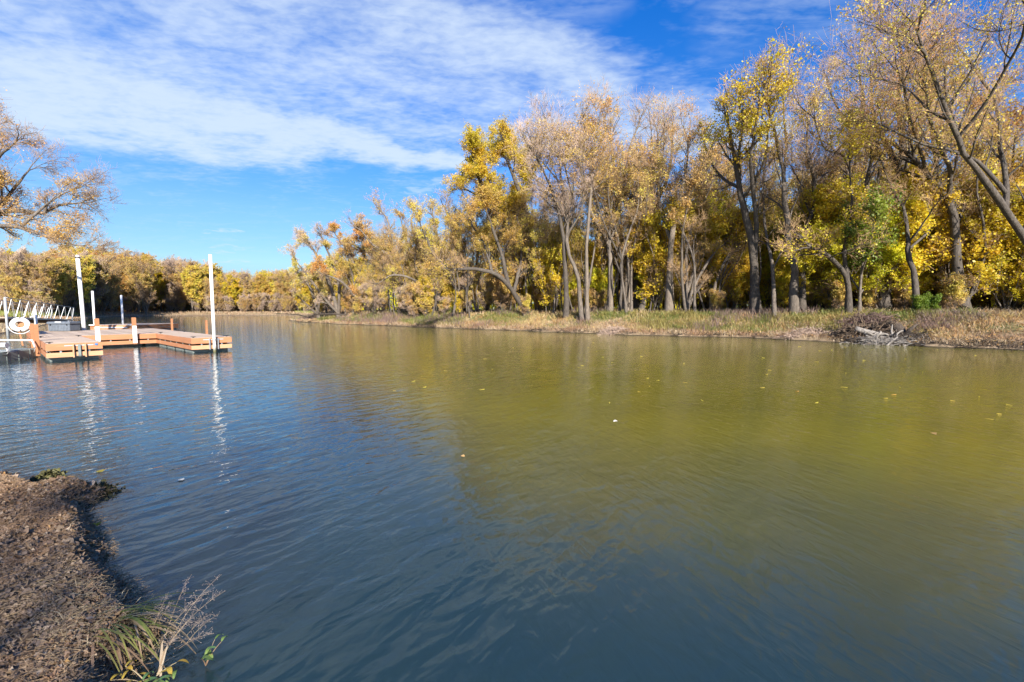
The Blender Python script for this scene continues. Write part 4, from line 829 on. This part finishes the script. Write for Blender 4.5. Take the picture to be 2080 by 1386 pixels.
def fill(n, d0, d1, kinds, wts, frac, px0=640, px1=2330, pw=1.0):
    taken = []
    for i in range(n):
        for tr in range(12):
            px = px0+(px1-px0)*RG.rand(); d = d0+(d1-d0)*RG.rand()**pw; x, y = on_bank(px, d)
            if all((x-a)**2+(y-b)**2 > 2.2 for a, b in taken): break
        taken.append((x, y)); k = RG.choice(kinds, p=wts)
        Hm = skyH(px)/F_PX*shoreY(px)*1.0+EYE-1.3
        place(k, x, y, max(2.5, min(23, Hm*(frac[0]+(frac[1]-frac[0])*RG.rand())*(y/shoreY(px))**.75)))
fill(5, 10, 16, ['tan', 'bare', 'gold', 'org', 'multi'], [.2, .3, .15, .15, .2], (.78, .98))
fill(9, 20, 40, ['tan', 'bare', 'gold', 'org', 'yel', 'multi'], [.2, .25, .18, .12, .15, .10], (.68, .88))
fill(20, 6.5, 12, ['multi', 'tan', 'gold'], [.4, .3, .3], (.6, .95), 640, 1100)
def under(n, d0, d1, kinds, wts, h0, h1, px0=650, px1=2330):
    for i in range(n):
        px = px0+(px1-px0)*RG.rand(); d = d0+(d1-d0)*RG.rand(); x, y = on_bank(px, d); place(RG.choice(kinds, p=wts), x, y, h0+(h1-h0)*RG.rand())
under(64, 6.5, 12, ['ulime', 'ugold'], [.55, .45], 3.5, 8.5, 1120)
under(60, 10, 24, ['ulime', 'ugold'], [.6, .4], 4.5, 9, 1180)
under(70, 24, 50, ['ulime', 'ugold', 'yel'], [.55, .3, .15], 7, 13, 1080)
under(20, 16, 40, ['ulime', 'ugold', 'gold'], [.2, .5, .3], 5, 10, 640, 1150)
under(40, 5, 14, ['utan', 'ugold'], [.9, .1], .9, 2.2, 1150)
under(44, 5.0, 12, ['utan', 'ugold', 'ftan'], [.45, .2, .35], 1.8, 4.5, 640, 1150)
def poles(n, a, b, d0, d1, h0, h1):
    for i in range(n):
        x, y = on_bank(a+(b-a)*RG.rand(), d0+(d1-d0)*RG.rand()); o = place('pole' if i % 2 else 'pole2', x, y, h0+(h1-h0)*RG.rand()); o.rotation_euler = (RG.randn()*.10, RG.randn()*.13, RG.rand()*6.28)
poles(58, 1090, 1460, 4.5, 16, 9, 17); poles(30, 760, 1090, 5, 13, 8, 13); poles(40, 1460, 2250, 6.5, 18, 8, 17)
x, y = on_bank(1878, 4.4); place('ugreen', x, y, 1.05)
# far bank round the bend
def farrow(n, px0, px1, Y0, Y1, top0, top1, kinds, wts, jit=.12):
    for i in range(n):
        t_ = (i+RG.rand())/n; px = px0+(px1-px0)*t_; Y = Y0+(Y1-Y0)*RG.rand(); x = (px-1040)/F_PX*Y
        if sdf(np.array([x]), np.array([Y]))[0][0] < 3: continue
        Hh = (632.4-(top0+(top1-top0)*t_))/F_PX*Y+1.0; place(RG.choice(kinds, p=wts), x, Y, Hh*(1-jit*2*RG.rand()))
FK, FW = ['f1', 'f2', 'f3', 'f4', 'f5'], [.30, .14, .34, .05, .17]
farrow(14, -60, 110, 92, 104, 520, 530, FK, [.3, .15, .4, .0, .15]); farrow(13, 100, 215, 118, 136, 518, 524, FK, FW); farrow(18, 160, 300, 150, 180, 512, 528, FK, FW)
farrow(20, 280, 420, 186, 204, 528, 545, FK, FW); farrow(26, 410, 640, 188, 204, 566, 560, FK, FW); farrow(22, 540, 720, 190, 225, 565, 540, FK, FW); farrow(26, 160, 620, 205, 230, 530, 562, FK, FW)
farrow(16, -80, 180, 106, 128, 512, 518, FK, FW)
# low twiggy fringe in front of the far trees
for i in range(60):
    px = -40+640*RG.rand(); Y = 92 if px < 100 else (118 if px < 180 else (152 if px < 270 else 184)); Y += RG.rand()*5; x = (px-1040)/F_PX*Y
    if sdf(np.array([x]), np.array([Y]))[0][0] > 5: place('f3' if i % 3 else 'f1', x, Y, 4+4*RG.rand())
# trees on the photographer's own bank: behind the camera, they shade the near water
NEAR_TREES = [('tan', 1.0, -10.5, 9.0)]
GB = 'trees standing behind the photographer'
for k, x, y, H_ in NEAR_TREES if 'NEAR_TREES' in globals() else []:
    o = place(k, x, y, H_); o['label'] = 'tree standing on the near bank behind the viewpoint'; o['group'] = GB

# ------------------------------------------------------------------ ground cover
def blades(name, X, Y, Hh, Wd, lean, m, label, seed, parent=None, cat='grass'):
    rng = rs(seed); n = len(X); Z = height(X, Y)-0.01
    a = rng.rand(n)*6.28; side_ = np.stack((np.cos(a), np.sin(a), 0*a), -1)*Wd[:, None]*.5
    b = rng.rand(n)*6.28; L = lean*(0.3+rng.rand(n)); out = np.stack((np.cos(b), np.sin(b), 0*b), -1)*(Hh*L)[:, None]
    base = np.stack((X, Y, Z), -1); mid = base+out*.35+np.array((0, 0, 1))*(Hh*.55)[:, None]; tip = base+out+np.array((0, 0, 1))*(Hh*(1-.35*L))[:, None]
    V = np.stack((base-side_, base+side_, mid+side_*.8, mid-side_*.8, tip), 1).reshape(-1, 3); i0 = np.arange(n)*5
    Q = np.stack((i0, i0+1, i0+2, i0+3), -1); T = np.stack((i0+3, i0+2, i0+4), -1)
    o = mesh_np(name, V, [Q, T], m); tag(o, label, cat, kind='stuff'); return o
def bankpts(n, d0, d1, seed, px0=596, px1=2200, thr=None, sc=.25, nseed=3):
    rng = rs(seed); px = px0+(px1-px0)*rng.rand(n); d = d0+(d1-d0)*rng.rand(n); x, y = on_bank(px, d)
    sd, k = sdf(x, y); ok = sd > 0.05
    if thr is not None: ok &= (fbm(x*sc, y*sc, 3, nseed)+rng.randn(n)*.03 > thr)
    return x[ok], y[ok], sd[ok], px[ok]
def U_(rng, n, a, b): return a+(b-a)*rng.rand(n)
rng = rs(61)
x, y, sd, px = bankpts(26000, .0, 3.2, 1); k = y/30
blades('dry_grass', x, y, U_(rng, len(x), .10, .45)*(.3+1.2*fbm(x*.9, y*.9, 3, 17))*(.6+.4*k), .018*k+.006, .9, M['grass_dry'], 'pale dry grass and dead stems along the waterline', 1)
x, y, sd, px = bankpts(90000, 1.5, 8.5, 2, thr=.475); k = y/30
dim = np.where((px > 1730) & (sd < 4.2), .55, 1.0)
blades('green_grass', x, y, U_(rng, len(x), .15, .6)*(.1+1.5*fbm(x*1.1, y*1.1, 3, 14))*1.15*(.7+.3*k)*dim, .020*k+.006, .8, M['grass_green'], 'green and yellowing grass covering the bank slope', 2)
x, y, sd, px = bankpts(42000, .8, 8, 31, thr=.47, nseed=12, sc=.45); k = y/30
blades('dry_grass', x, y, U_(rng, len(x), .15, .7)*(.3+1.1*fbm(x*.8, y*.8, 3, 15)), .016*k+.006, .8, M['grass_ochre'], 'ochre and rusty grass tufts scattered over the bank slope', 31)
x, y, sd, px = bankpts(34000, 1.0, 6.5, 3, thr=.49, nseed=8); k = y/30
blades('weeds', x, y, U_(rng, len(x), .3, .75)*(.7+.3*k), .014*k+.005, .5, M['weed_brown'], 'brown dead weeds in patches on the bank slope', 3, cat='weeds')
x, y, sd, px = bankpts(9000, 1.9, 4.3, 4, px0=1860, px1=2230, thr=.44); k = y/30
blades('weeds', x, y, U_(rng, len(x), .12, .55), .010*k+.005, .9, M['weed_brown'], 'dense purple-brown weeds on the bank at the right edge', 4, cat='weeds')
x, y, sd, px = bankpts(26000, 5.0, 26, 6); k = y/30
blades('undergrowth', x, y, U_(rng, len(x), .2, .6), .03*k, 1.0, M['grass_dry'], 'tan undergrowth and stalks on the woodland floor', 6, cat='undergrowth')
# twigs and muck along the waterline
rng4 = rs(71); n = 8000; px = 600+1600*rng4.rand(n); X, Y = on_bank(px, -.5+2.2*rng4.rand(n)); sd, kd = sdf(X, Y); ok = (sd > -.12) & (sd < 1.1) & (fbm(X*.7, Y*.7, 3, 5)+rng4.randn(n)*.05 > .42); X, Y = X[ok], Y[ok]; n = len(X)
dz = rng4.randn(n, 3); dz[:, 2] = np.abs(dz[:, 2])*.35; dz /= np.linalg.norm(dz, axis=1, keepdims=True); b = np.stack((X, Y, np.maximum(height(X, Y), 0)+.02), -1); L = (.1+.5*rng4.rand(n)**2)[:, None]
V, Q = tubes(np.stack((b-dz*L*.3, b+dz*L*.3, b+dz*L*.9+rng4.randn(n, 3)*.05), 1), (.004+.009*rng4.rand(n, 1))*np.ones((1, 3)), 4); tag(mesh_np('waterline_twigs', V, [Q], M['drift_dark']), 'dark twigs and roots along the waterline of the wooded bank', 'twigs', kind='stuff')
# far bank
rng2 = rs(9); n = 42000; px = -60+760*rng2.rand(n); Y = 60+150*rng2.rand(n); X = (px-1040)/F_PX*Y; sd, kd = sdf(X, Y); ok = (sd > .2) & (sd < 26); X, Y, sd = X[ok], Y[ok], sd[ok]
blades('far_grass', X, Y, U_(rng2, len(X), .4, 1.1)*(.45+.55*sstep(sd, 1, 7)), np.full(len(X), .14), .8, M['grass_dry'], 'straw-coloured grass strip along the far bank', 9)
ok = (sd > 4) & (fbm(X*.06, Y*.06, 3, 4) > .45); X, Y = X[ok], Y[ok]
blades('far_grass', X+.3, Y, U_(rng2, len(X), .6, 1.5), np.full(len(X), .16), .6, M['grass_green'], 'greener taller grass on the far bank', 10)
# left bank beside the docks
n = 16000; X = -28-34*rng2.rand(n); Y = 8+50*rng2.rand(n); sd, kd = sdf(X, Y); ok = sd > .1; X, Y = X[ok], Y[ok]
blades('left_bank_grass', X, Y, U_(rng2, len(X), .1, .4), np.full(len(X), .03), .8, M['grass_dry'], 'short dry grass on the left bank behind the docks', 11)

def far_mass(name, n, xr, d0, d1, zt, size, m, label, seed, yfn=None):
    rng = rs(seed); px = xr[0]+(xr[1]-xr[0])*rng.rand(n)
    if yfn is None: X, Y = on_bank(px, d0+(d1-d0)*rng.rand(n))
    else: Y = yfn(px)+(d1-d0)*rng.rand(n); X = (px-1040)/F_PX*Y
    top = zt*(.6+.8*(fbm(px*.03, Y*.02, 3, seed)-.2)); Z = .8+top*rng.rand(n)**.8
    V, Q, T = leafcards(X, Y, Z, size*(.6+.8*rng.rand(n)), rng, 2.0, .3); tag(mesh_np(name, V, [Q, T], m), label, 'woodland', kind='stuff')
def leafcards(X, Y, Z, size, rng, tilt=.5, curl=.25):
    n = len(X); a = rng.rand(n)*6.28; nz = np.stack((rng.randn(n)*tilt, rng.randn(n)*tilt, np.ones(n)), -1); nz /= np.linalg.norm(nz, axis=1, keepdims=True)
    u = np.stack((np.cos(a), np.sin(a), 0*a), -1); u -= (u*nz).sum(1, keepdims=True)*nz; u /= np.linalg.norm(u, axis=1, keepdims=True); v = np.cross(nz, u)
    c = np.stack((X, Y, Z), -1); s = size[:, None]; w = (.28+.35*rng.rand(n))[:, None]; cu = (curl*rng.randn(n))[:, None]
    prof = [(-.5, 0, .0), (-.22, .8, .6), (.12, 1.0, .8), (.3, .45, .5), (.55, 0, .9), (.3, -.5, .4), (.1, -1., .8), (-.25, -.75, .7)]
    mid0 = c-u*s*.5+nz*0; V = [c+u*s*p+v*s*w*q+nz*s*cu*r_*abs(q) for p, q, r_ in prof]
    V = np.stack(V, 1).reshape(-1, 3); i = np.arange(n)*8
    Q = np.concatenate([np.stack((i, i+1, i+2, i+4), -1)*1, np.stack((i+2, i+3, i+4, i+4), -1)[:0], np.stack((i, i+4, i+6, i+7), -1)])
    T = np.concatenate([np.stack((i+2, i+3, i+4), -1), np.stack((i+4, i+5, i+6), -1)])
    return V, Q, T
far_mass('distant_wood', 60000, (720, 2400), 48, 60, 11, .5, M['lf_lime'], 'yellow-green foliage mass far back behind the wood', 51)
far_mass('distant_wood', 30000, (-150, 760), 0, 10, 9, .9, M['lf_tan'], 'tan thicket mass closing the gaps behind the far bank trees', 52, lambda p: np.interp(p, [-150, 110, 200, 300, 420, 800], [112, 130, 180, 215, 236, 240]))
# leaf litter on the near bank
rng = rs(15); n = 900000; X = -7.5+7.0*rng.rand(n); Y = .9+4.3*rng.rand(n); sd, kd = sdf(X, Y); dist = np.hypot(X, Y)
ok = (sd > -.02) & (X/Y > -1.45) & (rng.rand(n) < np.clip((2.3/dist)**1.2, .12, 1)); X, Y, sd = X[ok], Y[ok], sd[ok]
Z = height(X, Y)+rng.rand(len(X))*.028*(.3+fbm(X*3, Y*3, 3, 2)*1.4); pile_n = fbm(X*1.7, Y*1.7, 3, 33)
V, Q, T = leafcards(X, Y, Z, U_(rng, len(X), .005, .022)*(.4+1.1*pile_n)*(1+1.1*(rng.rand(len(X)) < .04))*(1+.15*np.hypot(X, Y)), rng, .42, .45)
o = mesh_np('leaf_litter', V, [Q, T], M['litter']); tag(o, 'deep brown mat of dead leaves covering the near bank', 'leaf litter', kind='stuff')
# straw and twig bits
n = 110000; X = -7+6.6*rng.rand(n); Y = .9+4.2*rng.rand(n); sd, kd = sdf(X, Y); ok = (sd > -.06) & (X/Y > -1.4); X, Y = X[ok], Y[ok]; n = len(X); Z = np.maximum(height(X, Y), 0)+.012+rng.rand(n)*.02
a = rng.rand(n)*6.28; L = .015+.05*rng.rand(n); dx = np.stack((np.cos(a), np.sin(a), rng.randn(n)*.25), -1)*L[:, None]; P = np.stack((np.stack((X, Y, Z), -1)-dx*.5, np.stack((X, Y, Z+.003), -1), np.stack((X, Y, Z), -1)+dx*.5), 1)
V, Q = tubes(P, np.full((n, 3), .0011), 3); o = mesh_np('straw', V, [Q], M['grass_dry']); tag(o, 'bits of straw and twig lying on the near bank', 'straw', kind='stuff')
# short dead grass and sprigs rooted along the near bank
n = 5200; X = -6.5+6.2*rng.rand(n); Y = .9+4.0*rng.rand(n); sd, kd = sdf(X, Y); ok = (sd > .0) & (X/Y > -1.4) & (fbm(X*2.3, Y*2.3, 3, 77)+rng.randn(n)*.03 > .50); X, Y = X[ok], Y[ok]; n = len(X)
blades('bank_grass', X, Y, U_(rng, n, .03, .13), U_(rng, n, .002, .005), 1.4, M['grass_dry'], 'short dead grass and sprigs rooted in the near bank litter', 78)
# wood floor leaves on the other side, golden scatter
x, y, sd, px = bankpts(26000, .2, 12, 7); V, Q, T = leafcards(x, y, height(x, y)+.06+.1*rng.rand(len(x)), U_(rng, len(x), .04, .10), rng, .5)
o = mesh_np('fallen_leaves', V, [Q, T], M['litter_gold']); tag(o, 'yellow fallen leaves scattered over the wooded bank', 'fallen leaves', kind='stuff')

# ------------------------------------------------------------------ plants and debris at the near edge
def arc(p, d, L, n=9, droop=.6, rng=None):
    P = [np.array(p, float)]; d = np.array(d, float); d /= np.linalg.norm(d)
    for i in range(n-1): P.append(P[-1]+d*L/(n-1)); d = d+np.array((0, 0, -droop/(n-1)*1.6)); d /= np.linalg.norm(d)
    return np.array(P)
def ribbon(P, w, up=(0, 0, 1)):
    n = len(P); T = np.gradient(P, axis=0); S = np.cross(T, up); S /= np.linalg.norm(S, axis=1, keepdims=True)+1e-9; prof = np.sin(np.linspace(.25, math.pi, n))**.7
    prof[-1] = .05; V = np.concatenate((P-S*w*prof[:, None]*.5, P+S*w*prof[:, None]*.5+np.array((0, 0, w*.12)))); i = np.arange(n-1); return V, np.stack((i, i+1, i+1+n, i+n), -1)
def grass_clump():
    b = gp(235, 1285, .12); root = empty('grass_clump', tuple(b)); rng = rs(3)
    for nm, cnt, m_, hi in (('green_blade', 26, 'grass_green', 1), ('dry_blade', 46, 'grass_dry', 0)):
        mb = MB()
        for i in range(cnt):
            a = R(-50+100*rng.rand()) if hi else R(-70+130*rng.rand()); st = np.array((rng.randn()*.06-.08, rng.randn()*.05, 0))
            P = arc(st, (math.cos(a), math.sin(a)*.8, .55+.5*rng.rand()-.3*(1-hi)), .28+.22*rng.rand(), 9, 1.2, rng); V, Q = ribbon(P, .006+.005*rng.rand()); mb.addf(V, Q)
        o = mb.build(nm, M[m_], root); o['kind'] = 'stuff'
    tag(root, 'clump of arching green and straw grass blades on the near bank edge', 'grass clump')
grass_clump()
def reed_plume(px, py, z, L, seed, label, lean, ns=5):
    b = gp(px, py, z); root = empty('seed_grass', tuple(b)); rng = rs(seed); sm = MB(); hm = MB()
    for i in range(ns):
        P = arc((rng.randn()*.03, rng.randn()*.03, 0), (lean[0]+rng.randn()*.25, lean[1]+rng.randn()*.25, 1.), L*(.7+.4*rng.rand()), 10, .5); V, Q = tubes(P[None], np.linspace(.0016, .0006, 10)[None], 3); sm.addf(V, Q)
        for j in range(34):
            u = .5+.5*rng.rand(); q = P[int(u*9)]; d = rng.randn(3); d[2] = abs(d[2])*.6; e = q+d/np.linalg.norm(d)*(.02+.035*rng.rand())*(1.3-u)*1.6
            V, Q = tubes(np.array([[q, (q+e)/2+(0, 0, .004), e]]), np.array([[.0005, .0004, .0004]]), 3); hm.addf(V, Q)
            V, Q = tubes(np.array([[e, e+(e-q)*.12+1e-4]]), np.array([[.0016, .0007]]), 4); hm.addf(V, Q)
    sm.build('stem', M['grass_dry'], root)['kind'] = 'stuff'; hm.build('seed_head', M['plume'], root)['kind'] = 'stuff'; tag(root, label, 'seed grass')
M['plume'] = leaf_mat('pale seed heads', [(0.42, 0.33, 0.28), (0.5, 0.4, 0.33), (0.34, 0.25, 0.2)], trans=.3)
reed_plume(330, 1300, .05, .27, 4, 'wispy pale seed-head grass leaning out over the water', (.22, .45), 6)
reed_plume(350, 1325, .03, .20, 5, 'lower fuzzy tan seed-head tuft at the water edge', (.5, .25))
def weed(px, py, z, seed, label, n, L, m_, spread=1.0):
    b = gp(px, py, z); root = empty('weed', tuple(b)); rng = rs(seed); st = MB(); lv = MB()
    for i in range(n):
        a = rng.rand()*6.28; P = arc((0, 0, 0), (math.cos(a)*spread, math.sin(a)*spread, 1), L*(.6+.5*rng.rand()), 8, .5); V, Q = tubes(P[None], np.linspace(.003, .0012, 8)[None], 5); st.addf(V, Q)
        for j in (3, 5, 7):
            a2 = rng.rand()*6.28; V, Q = ribbon(arc(P[j], (math.cos(a2), math.sin(a2), .7), L*(.35+.2*rng.rand()), 8, 1.4), .012+.008*rng.rand()); lv.addf(V, Q)
    st.build('stem', M['grass_dry'], root); o = lv.build('leaf', M[m_], root); o['kind'] = 'stuff'; tag(root, label, 'weed')

M['lf_weed'] = leaf_mat('fresh weed leaves', [(0.16, 0.24, 0.06), (0.24, 0.30, 0.08), (0.12, 0.22, 0.09)], trans=.35)
weed(340, 1378, .02, 6, 'green-leaved weed arching over the water at the bottom of the picture', 4, .17, 'lf_weed')
weed(418, 1352, .005, 7, 'small upright green sprout standing alone in the water', 3, .12, 'lf_weed', .45)
weed(300, 1392, .04, 8, 'yellowing weed with broad faded leaves at the bottom edge', 5, .15, 'lf_gold', 1.2)
def reedstalk():
    mb = MB()
    for (a, b) in (((318, 1386), (342, 1310)), ((326, 1390), (330, 1302)), ((300, 1386), (355, 1335))):
        A = gp(*a, .03); B = gp(*b, .14); V, Q = ribbon(np.array([A+(B-A)*t_+np.array((0, 0, .02*math.sin(t_*3))) for t_ in np.linspace(0, 1, 8)]), .012); mb.addf(V, Q)
    mb.tube([gp(310, 1390, .02), gp(330, 1350, .09), gp(340, 1312, .15)], [.005, .004, .002], 6)
    tag(mb.build('dead_reed', M['grass_dry']), 'broken pale reed stalk standing at the bottom water edge', 'reed')
reedstalk()
mb = MB()
for a, b in (((-10, 1105), (32, 1070)), ((-8, 1112), (26, 1078))):
    A = gp(*a, .12); B = gp(*b, .22); V, Q = ribbon(np.array([A+(B-A)*t_ for t_ in np.linspace(0, 1, 8)]), .02); mb.addf(V, Q)
tag(mb.build('dead_reed', M['grass_dry']), 'single straw blade poking in at the left edge of the bank', 'reed')
def debris(px, py, label, seed, w=.22):
    b = gp(px, py, 0); rng = rs(seed); n = 260; X = b[0]+rng.randn(n)*w*.4; Y = b[1]+rng.randn(n)*w*.3; Z = .005+np.maximum(0, .07*(1-((X-b[0])/w)**2*3))*rng.rand(n)
    V, Q, T = leafcards(X, Y, Z, U_(rng, n, .02, .06), rng, .9, .4); tag(mesh_np('debris_clump', V, [Q, T], M['moss']), label, 'debris', kind='stuff')
debris(98, 972, 'dark mossy clump of debris sticking out of the water by the near bank', 2, .16)
debris(190, 1003, 'black wet leaf clump trailing off the tip of the near bank', 3, .22)

# floating leaves
def leafobj(size, m_, seed):
    V, Q, T = leafcards(np.array([0.]), np.array([0.]), np.array([0.006]), np.array([size]), rs(seed), .08, .3); o = mesh_np('floating_leaf', V, [Q, T], m_); return o
M['leaf_white'] = leaf_mat('pale leaf underside', [(0.6, 0.58, 0.52), (0.5, 0.47, 0.42)], trans=.1)
for px, py, s, m_, lab in ((368, 976, .07, 'leaf_white', 'white leaf floating on blue water beyond the near bank tip'), (1250, 857, .075, 'leaf_white', 'single white leaf floating in the middle of the green water'), (197, 1067, .07, 'lf_yellow', 'yellow leaf caught on the near bank edge'), (204, 958, .06, 'lf_gold', 'brownish leaf floating off the near bank next to the mossy debris'),
                          (940, 928, .05, 'litter_gold', 'orange leaf floating where blue water meets the tree reflection'), (1620, 795, .11, 'lf_orange', 'orange leaf floating in the brightest green water'), (1815, 802, .11, 'lf_orange', 'orange leaf floating toward the right side'), (1895, 882, .09, 'litter_gold', 'pale leaf floating low on the right')):
    o = leafobj(s, M[m_], px); p = gp(px, py, 0.0 if px != 197 else .03); o.location = tuple(p); tag(o, lab, 'leaf')
fl = leafobj(.2, M['lf_gold'], 1); tag(fl, 'small yellow leaf floating on the open river', 'leaf', 'yellow leaves floating on the river'); first = True
rng = rs(44)
for i in range(85):
    px = 620+1440*rng.rand()**.8 if rng.rand() < .85 else 250+400*rng.rand(); py = 0
    ys = np.interp(px, _shpx, [654, 656, 659, 660, 662, 665, 669, 672, 675, 677, 682, 685, 688, 696, 702, 712, 721]); py = ys+6+ (rng.rand()**1.6)*(150 if px > 640 else 60)
    if px < 640: py = 700+60*rng.rand(); 
    if px < 480: continue
    p = gp(px, py); o = fl if first else fl.copy()
    if not first: COL.objects.link(o)
    first = False; sd0 = sdf(p[:1], p[1:2])[0][0]
    o.location = (p[0], p[1], 0.0); o.rotation_euler = (0, 0, rng.rand()*6.28); s = .3+.5*rng.rand()**2; o.scale = (s, s, 1)

# ------------------------------------------------------------------ driftwood pile on the right bank
def log(name, a, b, r0, r1, m_, label, seed, cat='driftwood', group=None, snags=0):
    rng = rs(seed); a = np.array(a, float); b = np.array(b, float); P = resample([a, a+(b-a)*.4+rng.randn(3)*.05, a+(b-a)*.75+rng.randn(3)*.06, b], 10, .012*np.linalg.norm(b-a), rng)-a
    root = None; mb = MB(); mb.tube(P, np.linspace(r0, r1, 10)*(1+.1*rng.randn(10)), 9)
    for s in range(snags):
        i = rng.randint(2, 9); d = rng.randn(3); d[2] = abs(d[2])*.5; d /= np.linalg.norm(d); L = .3+.7*rng.rand(); mb.tube([P[i], P[i]+d*L*.5, P[i]+d*L+rng.randn(3)*.06], [r1*.7, r1*.5, r1*.2], 5)
    o = mb.build(name, m_, smooth=True); o.location = tuple(a); tag(o, label, cat, group); return o
def pt(px, py, Y): return at(px, py, Y)
GDW = 'driftwood stacked against the right bank'
log('driftwood_log', pt(1799, 660, 23.6), pt(1856, 686, 22.0), .33, .20, M['drift_dark'], 'thick black log slanting down at the right end of the driftwood pile', 1, group=GDW, snags=2)
log('driftwood_log', pt(1736, 668, 23.3), pt(1819, 686, 22.2), .17, .09, M['drift'], 'grey log slanting down through the middle of the driftwood pile', 2, group=GDW, snags=5)
log('driftwood_log', pt(1800, 703, 21.2), pt(1834, 672, 22.2), .055, .035, M['drift'], 'pale straight stick propped up in front of the driftwood pile', 3, group=GDW)
log('driftwood_log', pt(1769, 692, 21.9), pt(1816, 674, 22.4), .045, .02, M['drift'], 'thin pale stick crossing behind the propped stick', 4, group=GDW, snags=1)
log('driftwood_log', pt(1719, 692, 22.6), pt(1784, 688, 22.2), .07, .04, M['drift_dark'], 'low dark log lying left of the driftwood sticks', 5, group=GDW, snags=3)
log('driftwood_log', pt(1776, 694, 21.9), pt(1788, 674, 22.2), .09, .05, M['drift'], 'stubby bleached stump piece in the driftwood pile', 6, group=GDW, snags=2)
log('driftwood_log', pt(1824, 694, 22.6), pt(1929, 701, 21.6), .10, .04, M['drift_dark'], 'long dark log lying along the waterline right of the pile', 7, group=GDW, snags=5)
log('fallen_log', pt(1600, 633.5, 31), pt(1614, 634.5, 30.6), .06, .05, M['plain_white'], 'short white log on the bank below the twin trunks', 8, cat='log')
log('fallen_tree', pt(925, 642, 51), pt(905, 625, 52), .2, .06, M['drift'], 'grey fallen snag in the grass below the leaning maples', 9, cat='fallen tree', snags=12)
log('fallen_tree', pt(700, 640, 60), pt(560, 638, 66), .12, .05, M['drift_dark'], 'long dark fallen trunk lying out along the tip of the point', 10, cat='fallen tree', snags=14)
log('fallen_tree', pt(850, 634, 53), pt(770, 618, 57), .14, .04, M['drift_dark'], 'dark broken trunk hanging low beneath the leaning grey maple', 11, cat='fallen tree', snags=16)
M['root_brown'] = bark_mat('root bark', (0.05, 0.035, 0.025), (0.14, 0.10, 0.07), (0.26, 0.20, 0.15))
def rootwad():
    c = pt(1766, 655, 23.9); root = empty('root_wad', (float(c[0]), float(c[1]), .2)); rng = rs(8)
    n, m_ = 110, 50; th = np.linspace(0, 2*math.pi, n, endpoint=False); ph = np.linspace(0, math.pi/2, m_); A, B = np.meshgrid(th, ph)
    rr = 1+.38*(fbm(A*2.1, B*3.+3, 4, 3)-.47)*2+.22*(fbm(A*9, B*9, 3, 8)-.45); X = 1.7*rr*np.cos(A)*np.cos(B); Y = .6*rr*np.sin(A)*np.cos(B); Z = .70*rr*np.sin(B)**.8
    idx = np.arange(n*m_).reshape(m_, n); a = idx[:-1]; b = idx[1:]; Q = np.stack((a, np.roll(a, -1, 1), np.roll(b, -1, 1), b), -1).reshape(-1, 4)
    mesh_np('soil_ball', np.stack((X, Y, Z), -1).reshape(-1, 3), [Q], M['drift_dark'], root, smooth=True)
    P = []; 
    for i in range(240):
        a = rng.rand()*6.28; b = rng.rand()*1.3; s = np.array((1.75*math.cos(a)*math.cos(b), -.75*abs(math.sin(a))*math.cos(b), .74*math.sin(b))); d = s*np.array((.5, 1.0, .3))+rng.randn(3)*.5; d /= np.linalg.norm(d); L = .3+.7*rng.rand()
        P.append([s*.9, s+d*L*.4+rng.randn(3)*.08, s+d*L*.75+rng.randn(3)*.14, s+d*L+rng.randn(3)*.2-(0, 0, .15)])
    P = np.array(P); V, Q = tubes(P, np.array([[.035, .025, .016, .008]])*(.5+rng.rand(240, 1)), 5); mesh_np('roots', V, [Q], M['root_brown'], root)['kind'] = 'stuff'
    tag(root, 'dark overturned root mass jutting from the bank above the driftwood', 'root mass')
rootwad()
# brushwood: tangles of dead twigs
def brush(name, px, py, Y, w, h_, n, m_, label, seed, z0=None):
    rng = rs(seed); c = pt(px, py, Y); X = c[0]+rng.randn(n)*w*.45; Yy = c[1]+rng.randn(n)*w*.22; Z = height(X, Yy)+np.abs(rng.randn(n))*h_*.35*np.exp(-((X-c[0])/w)**2)
    d = rng.randn(n, 3); d[:, 2] = d[:, 2]*.35; d /= np.linalg.norm(d, axis=1, keepdims=True); L = (.2+.7*rng.rand(n)**2)[:, None]; b = np.stack((X, Yy, Z), -1)
    P = np.stack((b-d*L*.5, b+rng.randn(n, 3)*.05, b+d*L*.5+rng.randn(n, 3)*.05), 1); V, Q = tubes(P, .006+.010*rng.rand(n, 1)*np.ones((1, 3)), 4); tag(mesh_np(name, V, [Q], m_), label, 'brushwood', kind='stuff')
brush('brushwood', 1755, 640, 25.0, 1.9, .55, 1000, M['weed_brown'], 'heap of reddish dead brush on top of the root mass', 1)
brush('brushwood', 1790, 696, 21.7, 2.2, .3, 700, M['drift'], 'tangle of bleached sticks in the driftwood pile', 2)
brush('brushwood', 1830, 697, 22.3, 1.6, .25, 900, M['drift_dark'], 'dark twigs strewn along the waterline right of the pile', 3)
brush('brushwood', 1240, 670, 31.5, 1.3, .5, 900, M['twig_grey'], 'small grey brush heap on the bank mid river', 4)
brush('brushwood', 1640, 686, 25.5, 1.6, .35, 700, M['twig_grey'], 'thin scatter of dead twigs left of the driftwood', 5)
